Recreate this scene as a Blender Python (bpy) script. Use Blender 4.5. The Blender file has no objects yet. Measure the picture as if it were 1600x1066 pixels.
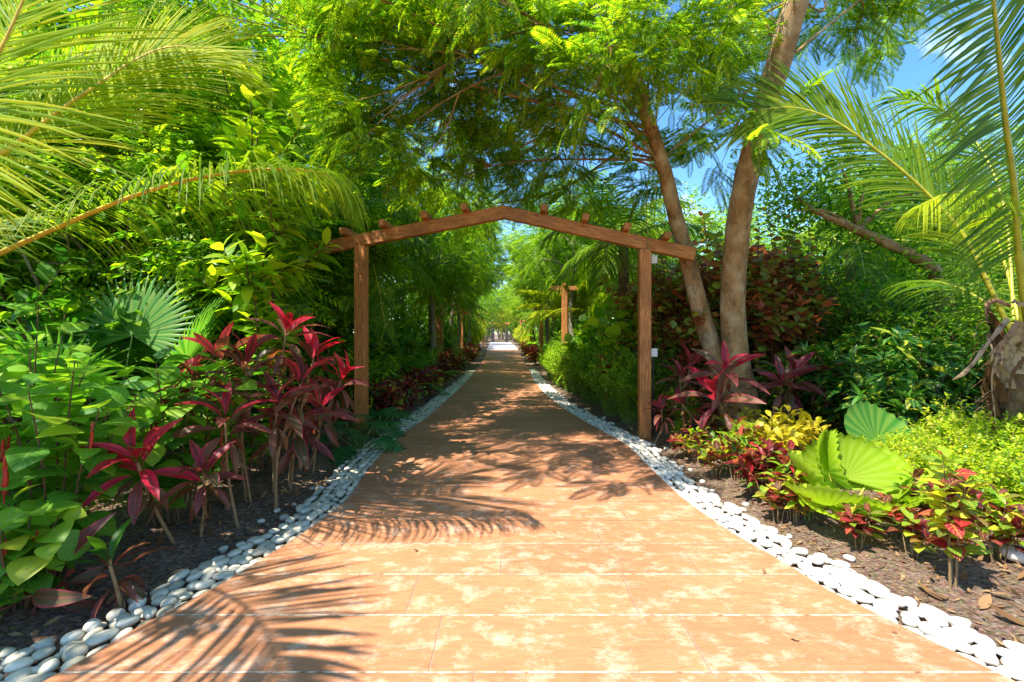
import bpy, math
import numpy as np
from mathutils import Vector, Matrix
R = math.radians
S = bpy.context.scene
COL = S.collection

# ------------------------------------------------------------------ camera, sky, sun, exposure
EYE, FPX, HOR = 1.5, 711.1, 521.0
cd = bpy.data.cameras.new('camera'); cam = bpy.data.objects.new('camera', cd); COL.objects.link(cam)
cam.location = (0, 0, EYE); cam.rotation_euler = (R(90), 0, 0)
cd.sensor_width = 36; cd.lens = 16; cd.shift_y = -(533 - HOR) / 1600.0
cd.clip_start = .05; cd.clip_end = 2000
S.camera = cam

SUN_DX, SUN_DY = .50, .36            # a shadow moves this far right / away per metre of height
sun_dir = Vector((-SUN_DX, -SUN_DY, 1)).normalized()
elev = math.asin(sun_dir.z)
azim = math.atan2(sun_dir.x, sun_dir.y)
ld = bpy.data.lights.new('sun', 'SUN'); sun = bpy.data.objects.new('sun', ld); COL.objects.link(sun)
ld.energy = 3.9; ld.angle = R(.5); ld.color = (1, .94, .84)
sun.rotation_euler = sun_dir.to_track_quat('Z', 'Y').to_euler()

W = bpy.data.worlds.new('World'); S.world = W; W.use_nodes = True
wn, wl = W.node_tree.nodes, W.node_tree.links
bg = wn['Background']; sky = wn.new('ShaderNodeTexSky'); sky.sky_type = 'NISHITA'; sky.sun_disc = False
sky.sun_elevation = elev; sky.sun_rotation = azim
sky.air_density = 1.0; sky.dust_density = .3; sky.ozone_density = 3.5
wtc = wn.new('ShaderNodeTexCoord'); wno = wn.new('ShaderNodeTexNoise'); wno.inputs['Scale'].default_value = 3.2
wno.inputs['Detail'].default_value = 9; wno.inputs['Roughness'].default_value = .62
wra = wn.new('ShaderNodeValToRGB'); wra.color_ramp.elements[0].position = .58; wra.color_ramp.elements[1].position = .75
wmx = wn.new('ShaderNodeMixRGB'); wmx.inputs[2].default_value = (6.5, 7, 7.8, 1)
wl.new(wtc.outputs['Generated'], wno.inputs['Vector']); wl.new(wno.outputs['Fac'], wra.inputs[0])
whs = wn.new('ShaderNodeHueSaturation'); whs.inputs['Saturation'].default_value = 1.22; whs.inputs['Value'].default_value = .9
wl.new(sky.outputs[0], whs.inputs['Color']); wl.new(wra.outputs[0], wmx.inputs[0]); wl.new(whs.outputs[0], wmx.inputs[1])
wl.new(wmx.outputs[0], bg.inputs[0]); bg.inputs[1].default_value = .135

S.view_settings.view_transform = 'Standard'; S.view_settings.look = 'None'
S.view_settings.gamma = 1; S.view_settings.exposure = 1.62
S.cycles.max_bounces = 8; S.cycles.diffuse_bounces = 4; S.cycles.transmission_bounces = 6
S.cycles.glossy_bounces = 2; S.cycles.caustics_reflective = False; S.cycles.caustics_refractive = False


def P(px, py, Y):
    """pixel of the 1600 px photograph at distance Y -> point"""
    return np.array([(px - 800) / FPX * Y, Y, EYE - (py - HOR) / FPX * Y])


def G(px, py):
    """pixel lying on the ground -> point"""
    Y = EYE * FPX / (py - HOR)
    return np.array([(px - 800) / FPX * Y, Y, 0.])


# ------------------------------------------------------------------ materials
def mat(name):
    m = bpy.data.materials.new(name); m.use_nodes = True
    n, l = m.node_tree.nodes, m.node_tree.links
    return m, n, l, n['Principled BSDF'], n['Material Output']


def ramp(n, stops):
    r = n.new('ShaderNodeValToRGB'); e = r.color_ramp.elements
    while len(e) < len(stops): e.new(.5)
    for i, (p, c) in enumerate(stops):
        e[i].position = p; e[i].color = (*c, 1)
    return r


def math_node(n, l, op, a, b=None, c=None):
    k = n.new('ShaderNodeMath'); k.operation = op
    for i, v in enumerate((a, b, c)):
        if v is None: continue
        if isinstance(v, (int, float)): k.inputs[i].default_value = v
        else: l.new(v, k.inputs[i])
    return k.outputs[0]


def mix(n, l, f, a, b, mode='MIX'):
    k = n.new('ShaderNodeMixRGB'); k.blend_type = mode
    for i, v in enumerate((f, a, b)):
        if isinstance(v, (int, float)): k.inputs[i].default_value = v
        elif isinstance(v, tuple): k.inputs[i].default_value = (*v, 1)
        else: l.new(v, k.inputs[i])
    return k.outputs[0]


def leaf_mat(name, stops, trans=.5, rough=.42, tcol=None, rib=None, edge=None, ribs=0, veins=0, blotch=None, spec=.45, tmul=1.0):
    """Leaf colour varies from leaf to leaf (random per island); light passes through it.
    rib: (colour, width, strength) midrib   edge: (colour, start, strength) coloured margin
    ribs: count of fine stripes across the blade   veins: side veins   blotch: (colour, low, high)"""
    m, n, l, b, out = mat(name)
    g = n.new('ShaderNodeNewGeometry'); oi = n.new('ShaderNodeObjectInfo')
    f = math_node(n, l, 'ADD', math_node(n, l, 'MULTIPLY', g.outputs['Random Per Island'], .8),
                  math_node(n, l, 'MULTIPLY', oi.outputs['Random'], .2))
    r = ramp(n, stops); l.new(f, r.inputs[0]); c = r.outputs[0]
    uv = n.new('ShaderNodeTexCoord'); sx = n.new('ShaderNodeSeparateXYZ'); l.new(uv.outputs['UV'], sx.inputs[0])
    du = math_node(n, l, 'ABSOLUTE', math_node(n, l, 'SUBTRACT', sx.outputs[0], .5))
    nt = n.new('ShaderNodeTexNoise'); nt.inputs['Scale'].default_value = 9 if blotch is None else 14
    l.new(uv.outputs['Object'], nt.inputs['Vector'])
    if blotch:
        mr = n.new('ShaderNodeMapRange'); mr.inputs[1].default_value = blotch[1]; mr.inputs[2].default_value = blotch[2]
        l.new(nt.outputs['Fac'], mr.inputs[0]); c = mix(n, l, mr.outputs[0], c, blotch[0])
    if edge:
        mr = n.new('ShaderNodeMapRange'); mr.inputs[1].default_value = edge[1]; mr.inputs[2].default_value = .5
        l.new(du, mr.inputs[0])
        c = mix(n, l, math_node(n, l, 'MULTIPLY', mr.outputs[0], edge[2]), c, edge[0])
    if veins:
        w = math_node(n, l, 'SUBTRACT', math_node(n, l, 'MULTIPLY', sx.outputs[1], float(veins)), math_node(n, l, 'MULTIPLY', du, veins * .55))
        fr = math_node(n, l, 'ABSOLUTE', math_node(n, l, 'SUBTRACT', math_node(n, l, 'FRACT', w), .5))
        vm = math_node(n, l, 'LESS_THAN', fr, .075)
        c = mix(n, l, math_node(n, l, 'MULTIPLY', vm, .45), c, rib[0] if rib else (.3, .42, .1))
    if rib:
        mr = n.new('ShaderNodeMapRange'); mr.inputs[1].default_value = rib[1]; mr.inputs[2].default_value = rib[1] * .3
        l.new(du, mr.inputs[0])
        c = mix(n, l, math_node(n, l, 'MULTIPLY', mr.outputs[0], rib[2]), c, rib[0])
    if ribs:
        w = math_node(n, l, 'SINE', math_node(n, l, 'MULTIPLY', sx.outputs[0], ribs * 6.283))
        c = mix(n, l, math_node(n, l, 'MULTIPLY_ADD', w, .14, .14), c, (.5, .62, .12))
    l.new(c, b.inputs['Base Color'])
    rr = n.new('ShaderNodeMapRange'); rr.inputs[3].default_value = rough - .1; rr.inputs[4].default_value = rough + .18
    l.new(nt.outputs['Fac'], rr.inputs[0]); l.new(rr.outputs[0], b.inputs['Roughness'])
    b.inputs['Specular IOR Level'].default_value = spec
    t = n.new('ShaderNodeBsdfTranslucent')
    hs = mix(n, l, 1.0, c, tcol or (1.7, 1.75, .75), 'MULTIPLY')
    l.new(hs, t.inputs[0])
    mx = n.new('ShaderNodeMixShader'); mx.inputs[0].default_value = trans
    l.new(b.outputs[0], mx.inputs[1]); l.new(t.outputs[0], mx.inputs[2]); l.new(mx.outputs[0], out.inputs[0])
    return m


def bark_mat(name, c1, c2, lich=None, scale=14, ring=0, bump=.5):
    m, n, l, b, out = mat(name)
    tc = n.new('ShaderNodeTexCoord'); mp = n.new('ShaderNodeMapping'); l.new(tc.outputs['Object'], mp.inputs[0])
    mp.inputs['Scale'].default_value = (1, 1, .45)
    a = n.new('ShaderNodeTexNoise'); a.inputs['Scale'].default_value = scale; a.inputs['Detail'].default_value = 8; a.inputs['Roughness'].default_value = .7
    l.new(mp.outputs[0], a.inputs['Vector'])
    r = ramp(n, [(.3, c1), (.7, c2)]); l.new(a.outputs['Fac'], r.inputs[0]); c = r.outputs[0]
    if lich:
        v = n.new('ShaderNodeTexNoise'); v.inputs['Scale'].default_value = 22; v.inputs['Detail'].default_value = 8; v.inputs['Roughness'].default_value = .75; l.new(tc.outputs['Object'], v.inputs['Vector'])
        q = n.new('ShaderNodeMapRange'); q.inputs[1].default_value = .6; q.inputs[2].default_value = .68; l.new(v.outputs['Fac'], q.inputs[0])
        c = mix(n, l, q.outputs[0], c, lich)
        v2 = n.new('ShaderNodeTexNoise'); v2.inputs['Scale'].default_value = 3.1; l.new(tc.outputs['Object'], v2.inputs['Vector'])
        q2 = n.new('ShaderNodeMapRange'); q2.inputs[1].default_value = .5; q2.inputs[2].default_value = .7; l.new(v2.outputs['Fac'], q2.inputs[0])
        c = mix(n, l, math_node(n, l, 'MULTIPLY', q2.outputs[0], .6), c, lich)
        v3 = n.new('ShaderNodeTexNoise'); v3.inputs['Scale'].default_value = 6; v3.inputs['Detail'].default_value = 8; v3.inputs['Roughness'].default_value = .75; l.new(mp.outputs[0], v3.inputs['Vector'])
        q3 = n.new('ShaderNodeMapRange'); q3.inputs[1].default_value = .52; q3.inputs[2].default_value = .6; q3.inputs[4].default_value = .55; l.new(v3.outputs['Fac'], q3.inputs[0]); c = mix(n, l, q3.outputs[0], c, (.10, .06, .035))
    l.new(c, b.inputs['Base Color']); b.inputs['Roughness'].default_value = .9; b.inputs['Specular IOR Level'].default_value = .2
    bp = n.new('ShaderNodeBump'); bp.inputs['Strength'].default_value = bump; bp.inputs['Distance'].default_value = .03
    h = a.outputs['Fac']
    if ring:
        sp = n.new('ShaderNodeSeparateXYZ'); l.new(tc.outputs['UV'], sp.inputs[0])
        h = math_node(n, l, 'ADD', h, math_node(n, l, 'MULTIPLY', math_node(n, l, 'SINE', math_node(n, l, 'MULTIPLY', sp.outputs[1], ring * 6.283)), .35))
    l.new(h, bp.inputs['Height']); l.new(bp.outputs[0], b.inputs['Normal'])
    return m


def plain(name, c, rough=.8, noise=0, scale=20, metal=0):
    m, n, l, b, out = mat(name)
    b.inputs['Base Color'].default_value = (*c, 1); b.inputs['Roughness'].default_value = rough; b.inputs['Metallic'].default_value = metal
    if noise:
        tc = n.new('ShaderNodeTexCoord'); a = n.new('ShaderNodeTexNoise'); a.inputs['Scale'].default_value = scale; a.inputs['Detail'].default_value = 6
        l.new(tc.outputs['Object'], a.inputs['Vector'])
        lo = tuple(x * (1 - noise) for x in c); hi = tuple(min(1, x * (1 + noise)) for x in c)
        r = ramp(n, [(.3, lo), (.7, hi)]); l.new(a.outputs['Fac'], r.inputs[0]); l.new(r.outputs[0], b.inputs['Base Color'])
    return m


# ------------------------------------------------------------------ mesh collecting
class MB:
    def __init__(s): s.V = []; s.F = {3: [], 4: []}; s.UV = []; s.n = 0

    def add(s, V, F, UV=None, mi=0):
        V = np.asarray(V, float); F = np.asarray(F, int)
        if UV is None: UV = np.zeros((len(V), 2))
        s.V.append(V); s.UV.append(np.asarray(UV, float)); s.F[F.shape[1]].append((F + s.n, mi)); s.n += len(V)

    def inst(s, tpl, M, mi=0):
        V, F, UV = tpl; k = len(M)
        if k == 0: return
        H = np.concatenate([V, np.ones((len(V), 1))], 1)
        VV = np.einsum('kij,vj->kvi', M[:, :3, :], H).reshape(-1, 3)
        FF = (F[None] + (np.arange(k) * len(V))[:, None, None]).reshape(-1, F.shape[1])
        s.add(VV, FF, np.tile(UV, (k, 1)), mi)

    def build(s, name, mats, parent=None, smooth=True):
        V = np.concatenate(s.V); UV = np.concatenate(s.UV)
        if parent is not None:
            o = parent
            while o is not None: V = V - np.array(o.location); o = o.parent
        me = bpy.data.meshes.new(name)
        loops, starts, mis = [], [], []; c = 0
        for k in (3, 4):
            for F, mi in s.F[k]:
                loops.append(F.ravel()); starts.append(c + np.arange(len(F)) * k); c += F.size; mis.append(np.full(len(F), mi))
        loops = np.concatenate(loops); starts = np.concatenate(starts); mis = np.concatenate(mis)
        me.vertices.add(len(V)); me.vertices.foreach_set('co', V.ravel())
        me.loops.add(len(loops)); me.loops.foreach_set('vertex_index', loops)
        me.polygons.add(len(starts)); me.polygons.foreach_set('loop_start', starts)
        me.update(calc_edges=True)
        me.polygons.foreach_set('material_index', mis); me.polygons.foreach_set('use_smooth', np.full(len(starts), smooth))
        u = me.uv_layers.new(name='UVMap'); u.data.foreach_set('uv', UV[loops].ravel())
        me.validate()
        for m in (mats if isinstance(mats, (list, tuple)) else [mats]): me.materials.append(m)
        o = bpy.data.objects.new(name, me); COL.objects.link(o); o.parent = parent
        return o


def tag(o, label=None, cat=None, group=None, kind=None):
    if label: o['label'] = label
    if cat: o['category'] = cat
    if group: o['group'] = group
    if kind: o['kind'] = kind
    return o


def thing(name, label, cat, loc=(0, 0, 0), rz=0, group=None):
    o = bpy.data.objects.new(name, None); COL.objects.link(o); o.empty_display_size = .1
    o.location = tuple(float(v) for v in loc); o.rotation_euler = (0, 0, rz)
    return tag(o, label, cat, group)


def dup(src, loc, rz=0, sc=1.0, label=None, group=None, tilt=(0, 0)):
    r = src.copy(); COL.objects.link(r); r.location = tuple(float(v) for v in loc); r.rotation_euler = (tilt[0], tilt[1], rz)
    r.scale = (sc,) * 3 if isinstance(sc, (int, float)) else sc
    if label: r['label'] = label
    if group: r['group'] = group
    for ch in list(src.children):
        c = ch.copy(); COL.objects.link(c); c.parent = r
        for g in ch.children:
            d = g.copy(); COL.objects.link(d); d.parent = c
    return r


class Proto:
    """first use moves the finished thing itself, later uses copy it"""
    def __init__(s, root): s.root, s.used = root, False

    def put(s, loc, rz=0, sc=1.0, label=None, group=None, tilt=(0, 0)):
        if s.used: return dup(s.root, loc, rz, sc, label, group, tilt)
        s.used = True; r = s.root
        r.location = tuple(float(v) for v in loc); r.rotation_euler = (tilt[0], tilt[1], rz); r.scale = (sc,) * 3 if isinstance(sc, (int, float)) else sc
        if label: r['label'] = label
        if group: r['group'] = group
        return r


def nrm(a): return a / np.maximum(np.linalg.norm(a, axis=-1, keepdims=True), 1e-9)


def frames(pos, d, up, s, w=1.0, roll=None):
    pos = np.atleast_2d(pos); d = nrm(np.atleast_2d(d)); up = np.atleast_2d(up) * np.ones((len(d), 1))
    y = nrm(np.cross(up, d)); z = np.cross(d, y)
    if roll is not None:
        c, q = np.cos(roll)[:, None], np.sin(roll)[:, None]; y, z = y * c + z * q, z * c - y * q
    s = np.asarray(s, float) * np.ones(len(d)); w = np.asarray(w, float) * np.ones(len(d))
    M = np.zeros((len(d), 4, 4)); M[:, :3, 0] = d * s[:, None]; M[:, :3, 1] = y * (s * w)[:, None]; M[:, :3, 2] = z * s[:, None]
    M[:, :3, 3] = pos; M[:, 3, 3] = 1
    return M


def leaf_tpl(w=.4, nseg=4, peak=.45, fold=.25, bend=.25, pet=0., wave=0., tip=1.0, cols=3):
    """a blade of length 1 along +x; pet = bare stalk as a share of the length"""
    t = np.linspace(0, 1, nseg + 1); x0 = pet
    k = math.log(.5) / math.log(peak)
    hw = w / 2 * np.sin(np.pi * t ** k) ** .8 * np.where(t > peak, tip + (1 - tip) * (1 - t) / (1 - peak), 1); hw = np.maximum(hw, .004)
    V, UV, F = [], [], []
    if pet > 0:
        V += [(0, -.006, 0), (0, .006, 0)]; UV += [(.5, 0), (.5, 0)]
    nb = len(V)
    for i, tt in enumerate(t):
        x = x0 + (1 - x0) * tt; b = -bend * tt * tt
        for j in range(cols):
            u = j / (cols - 1) * 2 - 1
            V.append((x * (1 - .25 * bend * tt), u * hw[i], b + abs(u) * hw[i] * fold + wave * math.sin(9 * tt + 2 * u) * hw[i] * abs(u)))
            UV.append((.5 + u / 2, tt))
    for i in range(nseg):
        for j in range(cols - 1):
            a = nb + i * cols + j; F.append((a, a + 1, a + cols + 1, a + cols))
    if pet > 0: F.append((0, 1, nb + cols - 1, nb))
    return np.array(V), np.array(F), np.array(UV)


def quad_leaf(w=.45, fold=.2, bend=.15):
    """four-point leaf for far crowns"""
    V = np.array([(0, 0, 0), (.45, -w / 2, fold * w), (1, 0, -bend), (.45, w / 2, fold * w), (.5, 0, 0)])
    return V, np.array([(0, 1, 4), (1, 2, 4), (2, 3, 4), (3, 0, 4)]), np.array([(.5, 0), (0, .5), (.5, 1), (1, .5), (.5, .5)])


def feather_tpl(np_=14, plen=.22, w=.03, pet=.1):
    """a twice-divided leaf of length 1: a line of narrow side feathers, which droop a little"""
    V, F, UV = [], [], []
    for i in range(np_):
        t = (i + .5) / np_; x = pet + (1 - pet) * t; z = -.22 * t * t
        L = plen * (math.sin(math.pi * (.15 + .8 * t)) ** .6)
        for sgn in (-1, 1):
            a = len(V); ang = R(68 - 30 * t); dx, dy = math.cos(ang), math.sin(ang) * sgn
            px_, py_ = -dy * w / 2, dx * w / 2
            V += [(x, 0, z), (x + dx * L * .6 + px_, dy * L * .6 + py_, z - .01), (x + dx * L, dy * L, z - .05), (x + dx * L * .6 - px_, dy * L * .6 - py_, z - .01)]
            UV += [(.5, 0), (0, .5), (.5, 1), (1, .5)]; F.append((a, a + 1, a + 2, a + 3))
    a = len(V)
    V += [(0, -.006, 0), (0, .006, 0), (.55, .006, -.066), (.55, -.006, -.066), (1, .003, -.22), (1, -.003, -.22)]
    UV += [(.5, .5)] * 6; F += [(a, a + 1, a + 2, a + 3), (a + 3, a + 2, a + 4, a + 5)]
    return np.array(V), np.array(F), np.array(UV)


def pinnate_tpl(pairs=5, w=.13, L=.34):
    """a once-divided leaf: a stalk with pairs of pointed leaflets and one at the tip"""
    lv = leaf_tpl(w / L, 2, .4, .2, .25)
    V, F, UV = [], [], []; n = 0

    def put(x, z, ang, s):
        nonlocal n
        c, q = math.cos(ang), math.sin(ang); v = lv[0] * s
        V.append(np.stack([x + v[:, 0] * c - v[:, 1] * q, v[:, 0] * q + v[:, 1] * c, z + v[:, 2]], 1)); F.append(lv[1] + n); UV.append(lv[2]); n += len(v)
    for i in range(pairs):
        t = .2 + .72 * i / (pairs - 1)
        for sg in (-1, 1): put(t, -.15 * t * t, sg * R(62 - 18 * t), L * (1 - .25 * abs(t - .5)))
    put(.95, -.14, 0, L)
    V.append(np.array([(0, -.006, 0), (0, .006, 0), (1, .004, -.15), (1, -.004, -.15)])); F.append(np.array([(n, n + 1, n + 2, n + 3)])); UV.append(np.full((4, 2), .5))
    return np.concatenate(V), np.concatenate(F), np.concatenate(UV)


def cat_rom(pts, n):
    p = np.asarray(pts, float); p = np.vstack([2 * p[0] - p[1], p, 2 * p[-1] - p[-2]]); m = len(p) - 3
    t = np.linspace(0, m - 1e-6, n); i = t.astype(int); f = (t - i)[:, None]
    a, b, c, d = p[i], p[i + 1], p[i + 2], p[i + 3]
    return .5 * (2 * b + (c - a) * f + (2 * a - 5 * b + 4 * c - d) * f ** 2 + (3 * b - a - 3 * c + d) * f ** 3)


def tube(mb, pts, rad, ns=6, mi=0, knobs=0, rs=None):
    pts = np.asarray(pts, float); k = len(pts); rad = np.asarray(rad, float) * np.ones(k)
    T = nrm(np.gradient(pts, axis=0)); ref = np.array([0, 0, 1.]) if abs(T[0][2]) < .8 else np.array([1., 0, 0])
    A = [nrm(np.cross(T[0], ref))]
    for i in range(1, k): v = A[-1] - T[i] * np.dot(A[-1], T[i]); A.append(nrm(v))
    A = np.array(A); B = np.cross(T, A); an = np.linspace(0, 2 * np.pi, ns + 1)
    rr = rad[:, None] * np.ones((1, ns + 1))
    if knobs and rs is not None:
        k1 = rs.normal(0, knobs, (k, ns)); rr = rr * (1 + np.concatenate([k1, k1[:, :1]], 1))
    V = pts[:, None] + A[:, None] * (np.cos(an)[None, :, None] * rr[..., None]) + B[:, None] * (np.sin(an)[None, :, None] * rr[..., None])
    ln = np.concatenate([[0], np.cumsum(np.linalg.norm(np.diff(pts, axis=0), axis=1))])
    UV = np.stack([np.tile(an / 6.2832, (k, 1)), np.tile(ln[:, None], (1, ns + 1))], -1)
    a = (np.arange(k - 1)[:, None] * (ns + 1) + np.arange(ns)[None]).ravel()
    mb.add(V.reshape(-1, 3), np.stack([a, a + 1, a + ns + 2, a + ns + 1], 1), UV.reshape(-1, 2), mi)


def box(mb, c, s, ax=None, bev=.006, mi=0):
    """a box with small chamfers; ax = 3 axis rows"""
    h = np.array(s) / 2.; V = []; F4 = []; F3 = []
    idx = {}
    for sx in (-1, 1):
        for sy in (-1, 1):
            for sz in (-1, 1):
                for k in range(3):
                    v = h * (sx, sy, sz); q = np.array([bev] * 3); q[k] = 0; idx[(sx, sy, sz, k)] = len(V); V.append(v - q * (sx, sy, sz))
    for k in range(3):
        o = [i for i in range(3) if i != k]
        for sg in (-1, 1):
            q = []
            for a, b in ((-1, -1), (1, -1), (1, 1), (-1, 1)):
                t = [0, 0, 0]; t[k] = sg; t[o[0]] = a; t[o[1]] = b; q.append(idx[(*t, k)])
            F4.append(q)
    for k in range(3):
        o = [i for i in range(3) if i != k]
        for a in (-1, 1):
            for b in (-1, 1):
                t0 = [0, 0, 0]; t1 = [0, 0, 0]; t0[k] = -1; t1[k] = 1
                for t in (t0, t1): t[o[0]] = a; t[o[1]] = b
                F4.append([idx[(*t0, o[0])], idx[(*t1, o[0])], idx[(*t1, o[1])], idx[(*t0, o[1])]])
    for sx in (-1, 1):
        for sy in (-1, 1):
            for sz in (-1, 1): F3.append([idx[(sx, sy, sz, k)] for k in range(3)])
    V = np.array(V)
    ax = np.eye(3) if ax is None else np.asarray(ax, float)
    V = V @ ax + np.asarray(c, float)
    UV = (V[:, :2])
    n0 = mb.n; mb.add(V, F4, UV, mi); mb.F[3].append((np.array(F3) + n0, mi))


def sphere_pts(rs, n, shell=.5):
    d = nrm(rs.normal(size=(n, 3))); return d * (rs.uniform(shell ** 3, 1, n) ** (1 / 3))[:, None]
# ------------------------------------------------------------------ the materials
M = {}
G1, G2, G3, G4 = (.012, .06, .008), (.035, .14, .014), (.09, .26, .018), (.24, .42, .025)
M['leaf_dark'] = leaf_mat('dark green leaf', [(0, (.012, .06, .012)), (.45, (.05, .18, .015)), (.85, (.15, .32, .018)), (1, (.3, .42, .03))], .48)
M['leaf_mid'] = leaf_mat('mid green leaf', [(0, (.02, .09, .01)), (.4, (.10, .26, .013)), (.8, (.28, .43, .015)), (1, (.48, .5, .02))], .52)
M['leaf_bright'] = leaf_mat('fresh green leaf', [(0, (.06, .18, .01)), (.4, (.2, .38, .014)), (.8, (.42, .52, .016)), (1, (.6, .58, .03))], .52)
M['leaf_feather'] = leaf_mat('feathery leaf', [(0, (.02, .09, .012)), (.4, (.08, .20, .014)), (.75, (.22, .37, .014)), (1, (.42, .46, .015))], .5)
M['leaf_gold'] = leaf_mat('golden leaf', [(0, (.2, .36, .02)), (.5, (.42, .5, .02)), (1, (.62, .58, .04))], .5)
M['leaf_big'] = leaf_mat('broad veined leaf', [(0, (.04, .17, .012)), (.5, (.12, .33, .016)), (.85, (.28, .45, .02)), (1, (.5, .48, .03))], .45, rib=((.3, .45, .12), .03, .6), veins=7)
M['leaf_red'] = leaf_mat('maroon leaf with pink margin', [(0, (.08, .03, .025)), (.25, (.17, .05, .035)), (.45, (.07, .085, .03)), (.62, (.2, .09, .045)), (.8, (.13, .03, .035)), (1, (.34, .05, .07))], .36,
                         tcol=(1.8, 1.0, .9), rib=((.5, .06, .09), .035, .7), edge=((.5, .035, .09), .36, .8), rough=.46)
M['leaf_pink'] = leaf_mat('young crimson leaf', [(0, (.16, .035, .03)), (.4, (.38, .04, .055)), (.75, (.52, .05, .09)), (1, (.62, .14, .18))], .4,
                          tcol=(1.7, 1.0, .9), rib=((.07, .03, .025), .26, .75), rough=.35)
M['leaf_crimson'] = leaf_mat('crimson leaf', [(0, (.4, .012, .03)), (.6, (.6, .02, .06)), (1, (.7, .06, .12))], .42, tcol=(1.8, .9, .9), rib=((.12, .03, .03), .2, .6), rough=.42)
M['leaf_old'] = leaf_mat('bronze old leaf', [(0, (.1, .035, .02)), (.5, (.16, .06, .025)), (.8, (.07, .08, .02)), (1, (.24, .12, .04))], .35,
                         tcol=(2, 1.2, .8), rib=((.45, .08, .08), .03, .6), rough=.36)
M['leaf_copper'] = leaf_mat('copper and green leaf', [(0, (.14, .035, .022)), (.2, (.3, .07, .03)), (.36, (.55, .16, .05)), (.48, (.25, .2, .035)), (.66, (.2, .33, .04)), (.84, (.4, .45, .05)), (.94, (.6, .5, .12)), (1, (.7, .2, .1))], .45, tcol=(1.7, 1.4, .8))
M['croton_red'] = leaf_mat('red croton leaf', [(0, (.03, .01, .012)), (.35, (.08, .012, .014)), (.6, (.2, .016, .02)), (.75, (.4, .03, .03)), (.86, (.42, .2, .03)), (.95, (.08, .14, .02)), (1, (.05, .1, .02))], .35, tcol=(1.7, 1, .8), rib=((.6, .12, .04), .05, .6))
M['croton_mix'] = leaf_mat('many coloured croton leaf', [(0, (.05, .012, .02)), (.25, (.14, .02, .03)), (.4, (.4, .03, .05)), (.52, (.1, .22, .02)), (.7, (.25, .42, .03)), (.88, (.55, .5, .04)), (1, (.6, .25, .04))], .42,
                           tcol=(1.7, 1.5, .8), rib=((.6, .45, .05), .05, .6), veins=6)
M['croton_yellow'] = leaf_mat('yellow veined croton leaf', [(0, (.2, .16, .02)), (.4, (.38, .35, .02)), (.75, (.55, .45, .02)), (1, (.3, .2, .03))], .42, rib=((.75, .62, .05), .06, .9), veins=8)
M['gold_dust'] = leaf_mat('green leaf dusted with yellow', [(0, (.01, .06, .012)), (.6, (.03, .13, .015)), (.92, (.06, .22, .02)), (1, (.6, .5, .03))], .35, rib=((.5, .5, .06), .035, .7), blotch=((.55, .55, .05), .62, .66))
M['fan'] = leaf_mat('pleated fan leaf', [(0, (.16, .30, .012)), (.5, (.28, .42, .014)), (1, (.42, .5, .02))], .45, ribs=16, rough=.5, spec=.3)
M['fan_dark'] = leaf_mat('dark fan leaf', [(0, (.03, .16, .02)), (1, (.07, .27, .03))], .42, ribs=16)
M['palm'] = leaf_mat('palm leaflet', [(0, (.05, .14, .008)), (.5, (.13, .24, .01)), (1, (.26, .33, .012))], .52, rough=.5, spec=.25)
M['palm_lit'] = leaf_mat('sunlit yellow green palm leaflet', [(0, (.17, .30, .01)), (.5, (.36, .44, .012)), (1, (.56, .50, .015))], .6, rough=.55, spec=.2)  # sunlit glow put into the leaflet colour; arecas share its yellow green
M['monstera'] = leaf_mat('split leaf', [(0, (.015, .11, .03)), (1, (.05, .2, .05))], .3, rough=.3)
M['dry'] = leaf_mat('dead leaf', [(0, (.12, .06, .025)), (.5, (.25, .14, .06)), (1, (.42, .29, .15))], .2, tcol=(1.2, 1.1, .9), rough=.8, spec=.1)
M['petal'] = leaf_mat('fallen yellow petal', [(0, (.55, .3, .03)), (1, (.75, .55, .08))], .2, tcol=(1, 1, .8))
M['red_flower'] = leaf_mat('red catkin', [(0, (.45, .02, .015)), (1, (.6, .05, .02))], .2, tcol=(1, 1, 1))
M['rachis'] = plain('yellow green stalk', (.38, .36, .03), .45, .25, 9)
M['rachis_orange'] = plain('golden stalk', (.55, .36, .03), .45, .25, 9)
M['stem_green'] = plain('green stem', (.14, .22, .04), .6, .3)
M['stem_tan'] = bark_mat('tan stem', (.16, .1, .045), (.38, .27, .13), scale=40)
M['stem_brown'] = bark_mat('brown stem', (.06, .035, .02), (.2, .12, .06), scale=30)
M['stem_red'] = plain('red leaf stalk', (.4, .06, .04), .5, .3)
M['bark_grey'] = bark_mat('grey bark', (.12, .09, .06), (.34, .28, .21), (.42, .38, .3), bump=.7)
M['bark_warm'] = bark_mat('warm bark', (.22, .11, .04), (.52, .32, .15), (.62, .50, .33), 9, bump=1.0)
M['bark_palm'] = bark_mat('ringed palm trunk', (.10, .055, .028), (.30, .19, .10), scale=18, ring=9, bump=.9)
M['fibre'] = bark_mat('torn palm fibre', (.16, .08, .035), (.55, .38, .2), scale=22, bump=1)
M['sheath'] = leaf_mat('dry leaf sheath', [(0, (.10, .045, .02)), (.4, (.22, .11, .05)), (.7, (.38, .24, .13)), (.9, (.5, .38, .25)), (1, (.5, .2, .05))], .12, tcol=(1.2, 1, .8), blotch=((.14, .07, .035), .5, .7), rough=.8, spec=.1)


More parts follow.
